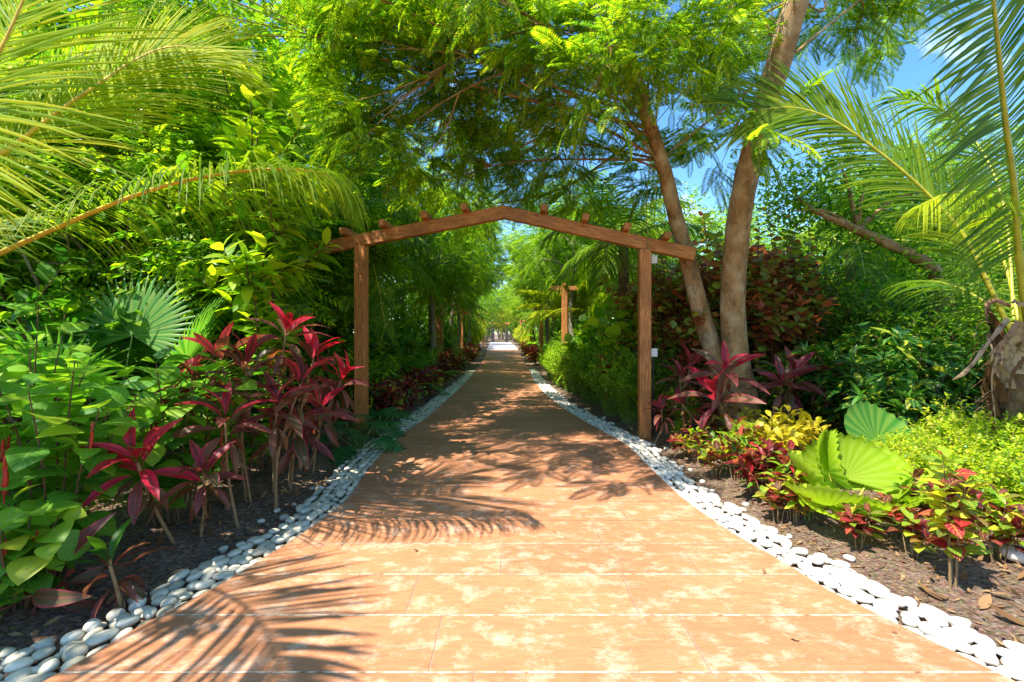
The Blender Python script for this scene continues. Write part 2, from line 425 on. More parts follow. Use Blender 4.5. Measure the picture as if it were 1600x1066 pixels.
def wood_mat():
    m, n, l, b, out = mat('stained timber')
    tc = n.new('ShaderNodeTexCoord'); mp = n.new('ShaderNodeMapping'); mp.inputs['Scale'].default_value = (1, 14, 1); l.new(tc.outputs['UV'], mp.inputs[0])
    a = n.new('ShaderNodeTexNoise'); a.inputs['Scale'].default_value = 5; a.inputs['Detail'].default_value = 9; a.inputs['Roughness'].default_value = .65; a.inputs['Distortion'].default_value = .6
    l.new(mp.outputs[0], a.inputs['Vector'])
    r = ramp(n, [(.3, (.15, .042, .010)), (.5, (.42, .15, .032)), (.7, (.64, .30, .075))]); l.new(a.outputs['Fac'], r.inputs[0])
    k = n.new('ShaderNodeTexNoise'); k.inputs['Scale'].default_value = 2.2; k.inputs['Detail'].default_value = 4; l.new(tc.outputs['Object'], k.inputs['Vector'])
    q = n.new('ShaderNodeMapRange'); q.inputs[1].default_value = .35; q.inputs[2].default_value = .7; q.inputs[3].default_value = .8; q.inputs[4].default_value = 1.2; l.new(k.outputs['Fac'], q.inputs[0])
    v = n.new('ShaderNodeTexVoronoi'); v.inputs['Scale'].default_value = 4.2; mp2 = n.new('ShaderNodeMapping'); mp2.inputs['Scale'].default_value = (.5, 2.2, 1); l.new(tc.outputs['UV'], mp2.inputs[0]); l.new(mp2.outputs[0], v.inputs['Vector'])
    kn = n.new('ShaderNodeMapRange'); kn.inputs[1].default_value = .05; kn.inputs[2].default_value = .11; kn.inputs[3].default_value = .35; kn.inputs[4].default_value = 1; l.new(v.outputs['Distance'], kn.inputs[0])
    c = mix(n, l, 1.0, r.outputs[0], math_node(n, l, 'MULTIPLY', q.outputs[0], kn.outputs[0]), 'MULTIPLY')
    l.new(c, b.inputs['Base Color']); b.inputs['Roughness'].default_value = .62
    bp = n.new('ShaderNodeBump'); bp.inputs['Strength'].default_value = .35; bp.inputs['Distance'].default_value = .01; l.new(a.outputs['Fac'], bp.inputs['Height']); l.new(bp.outputs[0], b.inputs['Normal'])
    return m


M['wood'] = wood_mat()

JX0, JDY, JY0, JDX = -.37, .4095, 2.0145, 1.255


def paving_mat():
    """stained stamped concrete cut into long boards: joints every 0.41 m across, staggered cross joints, grain along x, pale efflorescence"""
    m, n, l, b, out = mat('stamped stained concrete')
    tc = n.new('ShaderNodeTexCoord'); sp = n.new('ShaderNodeSeparateXYZ'); l.new(tc.outputs['Object'], sp.inputs[0])
    wv = n.new('ShaderNodeTexNoise'); wv.inputs['Scale'].default_value = 5; wv.inputs['Detail'].default_value = 5; l.new(tc.outputs['Object'], wv.inputs['Vector'])
    wob = math_node(n, l, 'MULTIPLY', math_node(n, l, 'SUBTRACT', wv.outputs['Fac'], .5), .012)
    y = math_node(n, l, 'DIVIDE', math_node(n, l, 'ADD', math_node(n, l, 'SUBTRACT', sp.outputs[1], JY0), wob), JDY)
    row = math_node(n, l, 'FLOOR', y); fy = math_node(n, l, 'FRACT', y)
    dy = math_node(n, l, 'MULTIPLY', math_node(n, l, 'MINIMUM', fy, math_node(n, l, 'SUBTRACT', 1.0, fy)), JDY)
    off = math_node(n, l, 'MULTIPLY', math_node(n, l, 'SINE', math_node(n, l, 'MULTIPLY', row, 2.4)), .3)
    x = math_node(n, l, 'DIVIDE', math_node(n, l, 'ADD', math_node(n, l, 'ADD', math_node(n, l, 'SUBTRACT', sp.outputs[0], JX0), off), wob), JDX)
    col = math_node(n, l, 'FLOOR', x); fx = math_node(n, l, 'FRACT', x)
    dx = math_node(n, l, 'MULTIPLY', math_node(n, l, 'MINIMUM', fx, math_node(n, l, 'SUBTRACT', 1.0, fx)), JDX)

    def line(d, a, c_):
        q = n.new('ShaderNodeMapRange'); q.inputs[1].default_value = a; q.inputs[2].default_value = c_; q.inputs[3].default_value = 1; q.inputs[4].default_value = 0; l.new(d, q.inputs[0]); return q.outputs[0]
    ly, lx = line(dy, .003, .008), line(dx, .002, .006)
    # tone of each board
    wn_ = n.new('ShaderNodeTexWhiteNoise'); wn_.noise_dimensions = '2D'; cb = n.new('ShaderNodeCombineXYZ'); l.new(row, cb.inputs[0]); l.new(col, cb.inputs[1]); l.new(cb.outputs[0], wn_.inputs['Vector'])
    gm = n.new('ShaderNodeMapping'); gm.inputs['Scale'].default_value = (3.5, 15, 1); l.new(tc.outputs['Object'], gm.inputs[0])
    gr = n.new('ShaderNodeTexNoise'); gr.inputs['Scale'].default_value = 2.2; gr.inputs['Detail'].default_value = 10; gr.inputs['Roughness'].default_value = .72; gr.inputs['Distortion'].default_value = .8; l.new(gm.outputs[0], gr.inputs['Vector'])
    r = ramp(n, [(.2, (.33, .125, .055)), (.5, (.41, .17, .077)), (.8, (.49, .22, .10))]); l.new(gr.outputs['Fac'], r.inputs[0]); c = r.outputs[0]
    bn = n.new('ShaderNodeTexNoise'); bn.inputs['Scale'].default_value = 1.1; bn.inputs['Detail'].default_value = 6; l.new(tc.outputs['Object'], bn.inputs['Vector'])
    tn = math_node(n, l, 'MULTIPLY', math_node(n, l, 'MULTIPLY_ADD', wn_.outputs['Value'], .18, .9), math_node(n, l, 'MULTIPLY_ADD', bn.outputs['Fac'], .6, .72))
    c = mix(n, l, 1.0, c, tn, 'MULTIPLY')
    # pale mineral bloom, worst in the middle of a board
    em = n.new('ShaderNodeMapping'); em.inputs['Scale'].default_value = (1, 1.35, 1); l.new(tc.outputs['Object'], em.inputs[0])
    e1 = n.new('ShaderNodeTexNoise'); e1.inputs['Scale'].default_value = 5.2; e1.inputs['Detail'].default_value = 12; e1.inputs['Roughness'].default_value = .74; l.new(em.outputs[0], e1.inputs['Vector'])
    e2 = n.new('ShaderNodeMapRange'); e2.inputs[1].default_value = .52; e2.inputs[2].default_value = .86; l.new(math_node(n, l, 'MULTIPLY_ADD', gr.outputs['Fac'], .12, math_node(n, l, 'MULTIPLY', e1.outputs['Fac'], .92)), e2.inputs[0])
    far_ = n.new('ShaderNodeMapRange'); far_.inputs[1].default_value = 3.6; far_.inputs[2].default_value = 6.5; far_.inputs[3].default_value = .68; far_.inputs[4].default_value = .3; l.new(sp.outputs[1], far_.inputs[0])
    c = mix(n, l, math_node(n, l, 'MULTIPLY', e2.outputs[0], far_.outputs[0]), c, (.88, .78, .62))
    # joints: crusted white across, thin grey along
    jn = n.new('ShaderNodeTexNoise'); jn.inputs['Scale'].default_value = 22; jn.inputs['Detail'].default_value = 4; l.new(tc.outputs['Object'], jn.inputs['Vector'])
    jm = n.new('ShaderNodeMapRange'); jm.inputs[1].default_value = .3; jm.inputs[2].default_value = .6; l.new(jn.outputs['Fac'], jm.inputs[0])
    near_ = n.new('ShaderNodeMapRange'); near_.inputs[1].default_value = 3.1; near_.inputs[2].default_value = 3.4; near_.inputs[3].default_value = .85; near_.inputs[4].default_value = .0; l.new(sp.outputs[1], near_.inputs[0])
    c = mix(n, l, math_node(n, l, 'MULTIPLY', line(dy, .003, .006), .75), c, (.14, .08, .05))
    c = mix(n, l, math_node(n, l, 'MULTIPLY', math_node(n, l, 'MULTIPLY', line(dy, .002, .007), jm.outputs[0]), near_.outputs[0]), c, (.8, .66, .5))
    c = mix(n, l, math_node(n, l, 'MULTIPLY', lx, .8), c, (.24, .18, .13))
    sn = n.new('ShaderNodeTexNoise'); sn.inputs['Scale'].default_value = 70; sn.inputs['Detail'].default_value = 3; l.new(tc.outputs['Object'], sn.inputs['Vector'])
    sq = n.new('ShaderNodeMapRange'); sq.inputs[1].default_value = .64; sq.inputs[2].default_value = .72; sq.inputs[4].default_value = .5; l.new(sn.outputs['Fac'], sq.inputs[0]); c = mix(n, l, sq.outputs[0], c, (.16, .09, .05))
    l.new(c, b.inputs['Base Color'])
    b.inputs['Roughness'].default_value = .72; b.inputs['Specular IOR Level'].default_value = .25
    h = math_node(n, l, 'SUBTRACT', math_node(n, l, 'MULTIPLY', gr.outputs['Fac'], .35), math_node(n, l, 'MAXIMUM', ly, lx))
    bp = n.new('ShaderNodeBump'); bp.inputs['Strength'].default_value = .45; bp.inputs['Distance'].default_value = .008; l.new(h, bp.inputs['Height']); l.new(bp.outputs[0], b.inputs['Normal'])
    return m


def soil_mat():
    m, n, l, b, out = mat('mulch and soil')
    tc = n.new('ShaderNodeTexCoord')
    a = n.new('ShaderNodeTexNoise'); a.inputs['Scale'].default_value = 30; a.inputs['Detail'].default_value = 12; a.inputs['Roughness'].default_value = .8; l.new(tc.outputs['Object'], a.inputs['Vector'])
    v = n.new('ShaderNodeTexVoronoi'); v.inputs['Scale'].default_value = 42; l.new(tc.outputs['Object'], v.inputs['Vector'])
    r = ramp(n, [(.3, (.06, .04, .026)), (.48, (.22, .145, .095)), (.62, (.42, .31, .22)), (.85, (.6, .48, .35))]); l.new(a.outputs['Fac'], r.inputs[0])
    c = mix(n, l, .25, r.outputs[0], v.outputs['Color'], 'MULTIPLY')
    l.new(c, b.inputs['Base Color']); b.inputs['Roughness'].default_value = .95; b.inputs['Specular IOR Level'].default_value = .1
    bp = n.new('ShaderNodeBump'); bp.inputs['Strength'].default_value = 1; bp.inputs['Distance'].default_value = .03
    l.new(math_node(n, l, 'ADD', a.outputs['Fac'], v.outputs['Distance']), bp.inputs['Height']); l.new(bp.outputs[0], b.inputs['Normal'])
    return m


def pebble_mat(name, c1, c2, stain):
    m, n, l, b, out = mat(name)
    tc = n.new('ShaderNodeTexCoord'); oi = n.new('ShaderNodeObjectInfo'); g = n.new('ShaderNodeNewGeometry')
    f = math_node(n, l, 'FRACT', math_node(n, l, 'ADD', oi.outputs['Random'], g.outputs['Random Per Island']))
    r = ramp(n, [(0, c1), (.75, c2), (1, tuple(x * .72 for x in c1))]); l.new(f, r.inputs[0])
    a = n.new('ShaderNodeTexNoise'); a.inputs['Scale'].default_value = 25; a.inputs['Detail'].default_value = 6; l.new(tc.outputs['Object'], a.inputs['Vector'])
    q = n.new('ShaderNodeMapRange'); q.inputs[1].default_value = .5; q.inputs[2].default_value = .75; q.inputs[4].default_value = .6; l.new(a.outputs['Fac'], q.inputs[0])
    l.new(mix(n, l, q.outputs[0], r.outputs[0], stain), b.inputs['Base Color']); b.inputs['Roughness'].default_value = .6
    bp = n.new('ShaderNodeBump'); bp.inputs['Strength'].default_value = .15; bp.inputs['Distance'].default_value = .01; l.new(a.outputs['Fac'], bp.inputs['Height']); l.new(bp.outputs[0], b.inputs['Normal'])
    return m


M['paving'] = paving_mat(); M['soil'] = soil_mat()
M['pebble_l'] = pebble_mat('shade toned pebble', (.44, .40, .29), (.70, .64, .50), (.22, .24, .12))  # darker, greener copy of the white pebbles; their shade is in the colour
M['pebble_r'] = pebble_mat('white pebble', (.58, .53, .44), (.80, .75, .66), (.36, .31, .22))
M['pale_paving'] = plain('pale concrete', (.52, .46, .48), .85, .15, 3)
M['white'] = plain('white plastic', (.75, .74, .7), .4, .05)
M['dark_metal'] = plain('dark metal', (.03, .03, .03), .5)
M['fabric'] = plain('grey weed cloth', (.05, .055, .065), .8, .3, 60)

# ------------------------------------------------------------------ plant builders (each returns an Empty with its parts)
T_FAR = quad_leaf(); T_OV2 = leaf_tpl(.45, 2, .42, .25, .25); T_OV4 = leaf_tpl(.5, 4, .42, .2, .3)
T_LAN = leaf_tpl(.22, 3, .4, .3, .35); T_FEA = feather_tpl(10, .24, .062); T_PIN = pinnate_tpl()
T_CROT = leaf_tpl(.36, 4, .5, .25, .35, wave=.25); T_BIG = leaf_tpl(.74, 7, .4, .12, .28, pet=.0, cols=5)
T_TI = leaf_tpl(.205, 7, .52, .35, .45, pet=.14, cols=5); T_ROUND = leaf_tpl(.85, 4, .5, .1, .15)
T_SMALL = leaf_tpl(.42, 1, .5, .2, 0)


def tree(name, label, cat, H, tr, crown, tpl, ll, twigs, lpt, mats, seed, group=None, blob_r=1.0, nb=22, lean=(0, 0), twig_len=.55, trunk_mat='bark_grey', base_h=.35, droop=.2, limbs=9, loc=(0, 0, 0), flat=.7):
    """crown = (x, y, z, rx, ry, rz) ellipsoid that the leaf clumps fill"""
    rs = np.random.RandomState(seed); root = thing(name, label, cat, loc, 0, group)
    L0 = np.array(loc, float)
    c = np.array(crown[:3]); cr = np.array(crown[3:])
    B = c + sphere_pts(rs, nb, .35) * cr; BR = blob_r * rs.uniform(.6, 1.25, nb)
    top = np.array([lean[0], lean[1], H * .8])
    tk = cat_rom([(0, 0, -.1), top * .33 + rs.normal(0, .03 * H, 3) * (1, 1, 0), top * .66 + rs.normal(0, .03 * H, 3) * (1, 1, 0), top], 14)
    mt = MB(); tube(mt, tk + L0, np.linspace(tr, tr * .25, 14) * (1 + .4 * np.exp(-np.linspace(0, 14, 14))), 8)
    for i in np.argsort(rs.rand(nb))[:limbs]:
        s = tk[int(14 * rs.uniform(base_h, .9))]; mid = (s + B[i]) / 2 + rs.normal(0, .12, 3) * cr * .4 + (0, 0, .1 * cr[2])
        p = cat_rom([s, mid, B[i]], 8); tube(mt, p + L0, np.linspace(tr * .38, tr * .06, 8), 5)
        for q in range(2):
            e = B[i] + rs.normal(0, BR[i] * .7, 3); tube(mt, cat_rom([p[5], (p[5] + e) / 2 + rs.normal(0, .1, 3), e], 5) + L0, np.linspace(tr * .12, .008, 5), 4)
    mt.build('trunk', M[trunk_mat], root)
    k = rs.choice(nb, twigs, p=BR ** 2 / np.sum(BR ** 2)); off = sphere_pts(rs, twigs, .45)
    tp = B[k] + off * BR[k][:, None] * (1, 1, flat)
    out = nrm(tp - c) + off * .6 + rs.normal(0, .45, (twigs, 3)); out[:, 2] = out[:, 2] * .5 - droop; out = nrm(out)
    mb = MB(); n = twigs * lpt
    D = np.repeat(out, lpt, 0); t = np.tile(np.linspace(.15, 1, lpt), twigs)
    pos = np.repeat(tp, lpt, 0) + D * (t * twig_len)[:, None]; pos[:, 2] -= droop * .5 * twig_len * t ** 2
    side = nrm(np.cross(D, [0, 0, 1.])); sg = np.tile(np.where(np.arange(lpt) % 2, 1., -1.), twigs)
    d = D * .55 + side * sg[:, None] * .8 + rs.normal(0, .28, (n, 3)); d[:, 2] -= .12
    up = np.array([0, 0, 1.]) + rs.normal(0, .38, (n, 3))
    F = frames(pos + L0, d, up, ll * rs.uniform(.7, 1.25, n))
    sel = rs.rand(n)
    if isinstance(mats, str): mats = [(mats, 1)]
    a = 0
    for i, (_, w) in enumerate(mats): mb.inst(tpl, F[(sel >= a) & (sel < a + w + 1e-9)], i); a += w
    mb.build('crown', [M[m_] for m_, _ in mats], root)
    return root


def shrub(name, label, cat, stems, H, spread, tpl, ll, npl, mats, seed, group=None, stem_mat='stem_brown', start=.25, up=.5, side=.35, srad=.008, whorl=0, loc=(0, 0, 0), ori=1.0, width=1.0, droop=0., branch=0, lvar=.3):
    """leafy canes rising and spreading from one foot; branch > 0 adds side shoots"""
    rs = np.random.RandomState(seed); root = thing(name, label, cat, loc, 0, group); L0 = np.array(loc, float)
    mt = MB(); Ps, Ds, Ts = [], [], []
    for i in range(stems):
        a = i * 2.4 + rs.uniform(-.5, .5); r = spread * math.sqrt((i + .5) / stems); h = H * rs.uniform(.75, 1.08) * (1 - .35 * (r / max(spread, .01)) ** 2)
        b = np.array([math.cos(a), math.sin(a), 0]) * min(.25 * r, .3); e = np.array([math.cos(a) * r, math.sin(a) * r, h])
        p = cat_rom([b, b * .5 + e * .5 + np.array([0, 0, .12 * h]) * side * 2 - np.array([math.cos(a), math.sin(a), 0]) * r * .12, e], 9)
        tube(mt, p + L0, np.linspace(srad, srad * .4, 9), 5)
        segs = [(p, start, npl)]
        for q in range(branch):
            s = p[rs.randint(3, 8)]; dd = nrm(np.array([rs.normal(), rs.normal(), .9 + rs.rand()])); e2 = s + dd * h * rs.uniform(.2, .38)
            p2 = cat_rom([s, (s + e2) / 2 + rs.normal(0, .02, 3), e2], 6); tube(mt, p2 + L0, np.linspace(srad * .6, srad * .3, 6), 4); segs.append((p2, .15, max(4, int(npl * .6))))
        for p_, st, nn in segs:
            if whorl: t = np.concatenate([np.full(whorl, q_) + rs.uniform(-.03, .03, whorl) for q_ in np.linspace(st, 1, max(2, nn // whorl))])
            else: t = np.linspace(st, 1, nn)
            t = np.clip(t, 0, 1); x = t * (len(p_) - 1.001); k = x.astype(int); f = (x - k)[:, None]
            Ps.append(p_[k] * (1 - f) + p_[k + 1] * f); T = nrm(p_[k + 1] - p_[k]); an = np.arange(len(t)) * 2.4 + rs.uniform(0, 6)
            A = nrm(np.cross(T, [.3, .1, 1.])); B = np.cross(T, A)
            rad = A * np.cos(an)[:, None] + B * np.sin(an)[:, None]
            Ds.append(nrm(rad + T * (up + .6 * t[:, None] ** 3) + rs.normal(0, .15, rad.shape) - np.array([0, 0, droop]))); Ts.append(t)
    mt.build('stem', M[stem_mat], root)
    Ps, Ds, Ts = map(np.concatenate, (Ps, Ds, Ts)); n = len(Ps)
    F = frames(Ps + L0, Ds, np.array([0, 0, 1.]) * ori + rs.normal(0, .3, (n, 3)), ll * rs.uniform(1 - lvar, 1 + lvar, n) * np.where(Ts > .97, .75, 1), width)
    if isinstance(mats, str): mats = [(mats, 1)]
    sel = rs.rand(n); mb = MB(); a = 0
    for i, (_, w) in enumerate(mats): mb.inst(tpl, F[(sel >= a) & (sel < a + w + 1e-9)], i); a += w
    mb.build('foliage', [M[m_] for m_, _ in mats], root)
    return root


def rosette(mb, c, rs, n, L, axis=(0, 0, 1), tpl=None, young=.24, old=.3):
    """tuft of strap leaves: the young ones (slot 1) stand up, the oldest (slot 2) hang"""
    tpl = tpl or T_TI; axis = nrm(np.array(axis, float)); i = np.arange(n); f = i / (n - 1.)
    el = R(82) - R(125) * f ** 1.1 + rs.normal(0, .1, n); az = i * 2.4 + rs.uniform(0, 6)
    A = nrm(np.cross(axis, [.2, 1, .1])); B = np.cross(axis, A)
    d = (A * np.cos(az)[:, None] + B * np.sin(az)[:, None]) * np.cos(el)[:, None] + axis * np.sin(el)[:, None]
    pos = np.array(c) - axis * (f * L * .45)[:, None]
    F = frames(pos, d, axis * 1. + rs.normal(0, .15, (n, 3)), L * (.72 + .35 * np.sin(np.pi * np.clip(f + .1, 0, 1))) * rs.uniform(.85, 1.1, n), rs.uniform(.85, 1.15, n))
    mb.inst(tpl, F[f < young], 1); mb.inst(tpl, F[(f >= young) & (f < 1 - old)], 0); mb.inst(tpl, F[f >= 1 - old], 2)
    k = 4; az = rs.uniform(0, 6.28, k); d = (A * np.cos(az)[:, None] + B * np.sin(az)[:, None]) * .35 - np.array([0, 0, 1.]); mb.inst(tpl, frames(np.array(c) - axis * L * rs.uniform(.45, .7, (k, 1)), d, np.array([.3, .2, 1.]) + rs.normal(0, .3, (k, 3)), L * rs.uniform(.45, .7, k), .8), 3)


def ti_plant(name, label, base, tops, seed, L=.42, n=15, group=None, mats=('leaf_red', 'leaf_pink', 'leaf_old'), cane=.012, cane_mat='stem_tan', cat='plant'):
    """cordyline: bare tan canes from the foot `base`, each with a tuft of leaves at one of `tops` (world points)"""
    rs = np.random.RandomState(seed); root = thing(name, label, cat, base, 0, group); base = np.array(base, float)
    for tp in tops:
        tp = np.array(tp, float); b = base + rs.normal(0, .05, 3) * (1, 1, 0); b[2] = base[2] - .03
        mid = (b + tp) / 2 + rs.normal(0, .05, 3) * (1, 1, 0) + (tp - b) * (-.08, -.08, 0)
        p = cat_rom([b, mid, tp], 9); m1 = MB(); tube(m1, p, np.linspace(cane, cane * .7, 9), 7); m1.build('cane', M[cane_mat], root)
        m2 = MB(); rosette(m2, tp, rs, n + rs.randint(-2, 3), L * rs.uniform(.85, 1.1), tp - mid + rs.normal(0, .04, 3)); m2.build('leaf_tuft', [M[k] for k in mats] + [M['dry']], root)
    return root


def frond(root, pts, leaflet, n, mats, seed, droop=.35, rad=.016, tipr=.004, upv=(0, 0, 1), width=.028, nseg=4, ang=(80, 35), sides=(1, 1), start=.04, rmat='rachis', lift=.15, jit=.08, sag=1.0, prof=.5):
    """palm frond through the world points pts; leaflets both sides, hanging by `droop`"""
    rs = np.random.RandomState(seed); pts = np.asarray(pts, float)
    p = cat_rom(pts, 28); m1 = MB(); tube(m1, p, np.linspace(rad, tipr, 28), 6); r = m1.build('frond', M[rmat], root)
    T = nrm(np.gradient(p, axis=0)); mb = MB(); up0 = np.array(upv, float)
    for si, sg in enumerate((1, -1)):
        if not sides[si]: continue
        t = np.linspace(start, .995, n); x = t * 26.999; k = x.astype(int); f = (x - k)[:, None]
        c = p[k] * (1 - f) + p[k + 1] * f; Tk = nrm(T[k] * (1 - f) + T[k + 1] * f)
        Sd = nrm(np.cross(Tk, up0)) * sg; U = np.cross(Sd * sg, Tk)
        a = R(1) * (ang[0] + (ang[1] - ang[0]) * t) + rs.normal(0, jit, n)
        d = Sd * np.cos(np.pi / 2 - a)[:, None] + Tk * np.sin(np.pi / 2 - a)[:, None] + U * (lift + rs.normal(0, jit, (n, 1)))
        d = nrm(d); Ln = leaflet * sides[si] * (.25 + .75 * np.sin(np.pi * np.clip(.12 + .78 * t, 0, 1)) ** prof) * rs.uniform(.88, 1.08, n)
        g = np.array([0, 0, -1.]); V = []; UV = []
        dr = droop * rs.uniform(.7, 1.35, n)
        pos = c.copy(); dd = d.copy(); st = Ln / nseg
        wv = nrm(np.cross(d, U) + rs.normal(0, .25, (n, 3)))
        for s in range(nseg + 1):
            w = width * .5 * np.array([.55, 1, .9, .6, .04])[min(4, int(round(s * 4 / nseg)))] * np.sqrt(Ln / leaflet)
            V += [pos - wv * w[:, None], pos + U * (w * .5)[:, None], pos + wv * w[:, None]]; vv = np.full(n, s / nseg); UV += [np.stack([np.full(n, u_), vv], 1) for u_ in (0, .5, 1)]
            dd = nrm(dd + g * (dr * (sag / nseg) * (1.2 + s * .5))[:, None]); pos = pos + dd * st[:, None]
        V = np.stack(V, 1).reshape(-1, 3); UV = np.stack(UV, 1).reshape(-1, 2); m = 3 * (nseg + 1)
        q = np.array([(3 * i + j, 3 * i + j + 1, 3 * i + j + 4, 3 * i + j + 3) for i in range(nseg) for j in range(2)])
        mb.add(V, (q[None] + (np.arange(n) * m)[:, None, None]).reshape(-1, 4), UV)
    mb.build('leaflets', M[mats], r)
    return r


def palm(name, label, H, nf, L, leaflet, n, matn, seed, tr=.11, group=None, loc=(0, 0, 0), el=(75, -20), width=.035, droop=.6, bend=.5, nseg=3, lean=(0, 0), trunk_mat='bark_palm', rmat='rachis'):
    rs = np.random.RandomState(seed); root = thing(name, label, 'palm', loc, 0, group); L0 = np.array(loc, float)
    top = L0 + np.array([lean[0], lean[1], H]); m = MB()
    p = cat_rom([L0 + (0, 0, -.1), L0 * .5 + top * .5 + np.array([lean[0], lean[1], 0]) * -.15, top], 12); tube(m, p, np.linspace(tr * 1.25, tr * .85, 12), 10); m.build('trunk', M[trunk_mat], root)
    for i in range(nf):
        f = i / (nf - 1.); a = i * 2.4 + rs.uniform(-.25, .25); e = R(el[0] + (el[1] - el[0]) * f + rs.uniform(-8, 8)); Lf = L * rs.uniform(.85, 1.1)
        h = np.array([math.cos(a), math.sin(a), 0]); s = np.linspace(0, 1, 5)
        q = [top + h * Lf * x * (math.cos(e) * (1 - .15 * x) + .25 * x * (f < .4)) + np.array([0, 0, Lf * (math.sin(e) * x - bend * x * x)]) for x in s]
        frond(root, q, leaflet, n, matn, seed * 31 + i, droop, .02, .005, (0, 0, 1), width, nseg, start=.15, rmat=rmat)
    return root


def fan_blade(rad, seg, span, pleat=.05, cup=.25, tooth=.05, split=0.):
    """round pleated palm blade, hub at the origin, middle of the fan along +x; split = share of the radius where the segments part"""
    V, F, UV = [], [], []; rs_ = [0.02, .25, .5, .75, .93, 1.0]; nn = seg * 2 + 1
    if not split:
        for i in range(nn):
            a = -span / 2 + span * i / (nn - 1)
            for r in rs_:
                rr = r * rad * (1 - (tooth if (i % 2 == 0 and r == 1) else 0)) * (1 - .12 * abs(a / (span / 2)) ** 3); z = (pleat * rad * r * (.5 if i % 2 else -.5)) + cup * rad * r * r * (.4 + .6 * abs(math.sin(a))) + .07 * rad * r * r * math.sin(3.3 * a + 1)
                V.append((rr * math.cos(a), rr * math.sin(a), z)); UV.append((i / (nn - 1), r))
        m = len(rs_)
        for i in range(nn - 1):
            for j in range(m - 1): a = i * m + j; F.append((a, a + 1, a + m + 1, a + m))
    else:
        for i in range(seg):
            a0 = -span / 2 + span * (i + .5) / seg; w = span / seg / 2; L = rad * (1 - .25 * abs(a0 / (span / 2)) ** 2)
            b = len(V)
            for r, ww in ((.02, 1), (split * .5, 1), (split, 1), (.75, .62), (1, .05)):
                hw = w * min(r, split) * ww * L
                for u in (-1, 0, 1):
                    z = cup * L * r * r * .5 - .12 * L * max(0, r - .6) ** 2 * 4 + (0 if u == 0 else -pleat * L * min(r, split))
                    V.append((r * L * math.cos(a0) - u * hw * math.sin(a0), r * L * math.sin(a0) + u * hw * math.cos(a0), z)); UV.append(((i + .5 + u * .5) / seg, r))
            for k in range(4):
                for j in range(2): a = b + 3 * k + j; F.append((a, a + 1, a + 4, a + 3))
    return np.array(V), np.array(F), np.array(UV)


def fan_palm(name, label, loc, leaves, seed, tpl, mats, pet_mat='rachis', group=None, cat='palm'):
    """leaves: (azimuth deg, elevation deg of stalk, stalk length, blade size, blade tilt deg)"""
    root = thing(name, label, cat, loc, 0, group); L0 = np.array(loc, float); rs = np.random.RandomState(seed)
    for az, el, sl, sz, tl in leaves:
        a, e = R(az), R(el); h = np.array([math.cos(a), math.sin(a), 0.]); tip = L0 + h * math.cos(e) * sl + np.array([0, 0, math.sin(e) * sl])
        m = MB(); tube(m, cat_rom([L0 - (0, 0, .03), (L0 + tip) / 2 + (0, 0, .04 * sl), tip], 7), np.linspace(.011, .007, 7), 6); s = m.build('leaf_stalk', M[pet_mat], root)
        t = R(tl); d = h * math.cos(t) + np.array([0, 0, math.sin(t)]); up = -h * math.sin(t) + np.array([0, 0, math.cos(t)]) + rs.normal(0, .12, 3)
        b = MB(); b.inst(tpl, frames(tip, d, up, sz)); b.build('blade', M[mats], s)
    return root


def split_leaf_tpl():
    """heart-shaped blade cut into fingers (swiss cheese plant)"""
    V, F, UV = [], [], []
    for sg in (-1, 1):
        for i in range(7):
            t0 = i / 7.; t1 = t0 + .105; L = .5 * math.sin(math.pi * (.22 + .72 * (t0 + .05))) ** .7 + .03; b = len(V); lean_ = (-.35 + .75 * t0)
            for s in np.linspace(0, 1, 4):
                w = (1 if s < .35 else 1.0 - .05 * s) if s < .9 else .55
                xm = (t0 + t1) / 2 + lean_ * L * s; hw = (.076 if s < .45 else .066 * w)
                z = .12 * L * s - .3 * s * s * L - .12 * (xm) ** 2
                V += [(xm - hw, sg * L * s, z), (xm + hw, sg * L * s, z)]; UV += [(.5 + sg * .5 * s, xm)] * 2
            for k in range(3): a = b + 2 * k; F.append((a, a + 1, a + 3, a + 2))
    return np.array(V), np.array(F), np.array(UV)


T_MON = split_leaf_tpl()


def clump(name, label, loc, leaves, seed, tpl, matn, stalk='stem_green', group=None, cat='plant', width=1.0, leaf_name='leaf'):
    """leaves on long stalks from one foot; leaves: (azimuth, stalk elevation, stalk length, blade length, blade pitch)"""
    root = thing(name, label, cat, loc, 0, group); L0 = np.array(loc, float); rs = np.random.RandomState(seed)
    for az, el, sl, bl, pt in leaves:
        a, e, t = R(az), R(el), R(pt); h = np.array([math.cos(a), math.sin(a), 0.]); tip = L0 + h * math.cos(e) * sl + np.array([0, 0, math.sin(e) * sl])
        m = MB(); tube(m, cat_rom([L0 - (0, 0, .02), (L0 + tip) / 2 + (0, 0, .06 * sl), tip], 6), np.linspace(.012, .006, 6), 5); s = m.build('leaf_stalk', M[stalk], root)
        d = h * math.cos(t) + np.array([0, 0, math.sin(t)]); b = MB(); b.inst(tpl, frames(tip, d, np.array([0, 0, 1.]) - h * .3 + rs.normal(0, .15, 3), bl, width)); b.build(leaf_name, M[matn], s)
    return root
# ------------------------------------------------------------------ ground, path
def G2(l): return np.array([G(*p)[:2] for p in l])


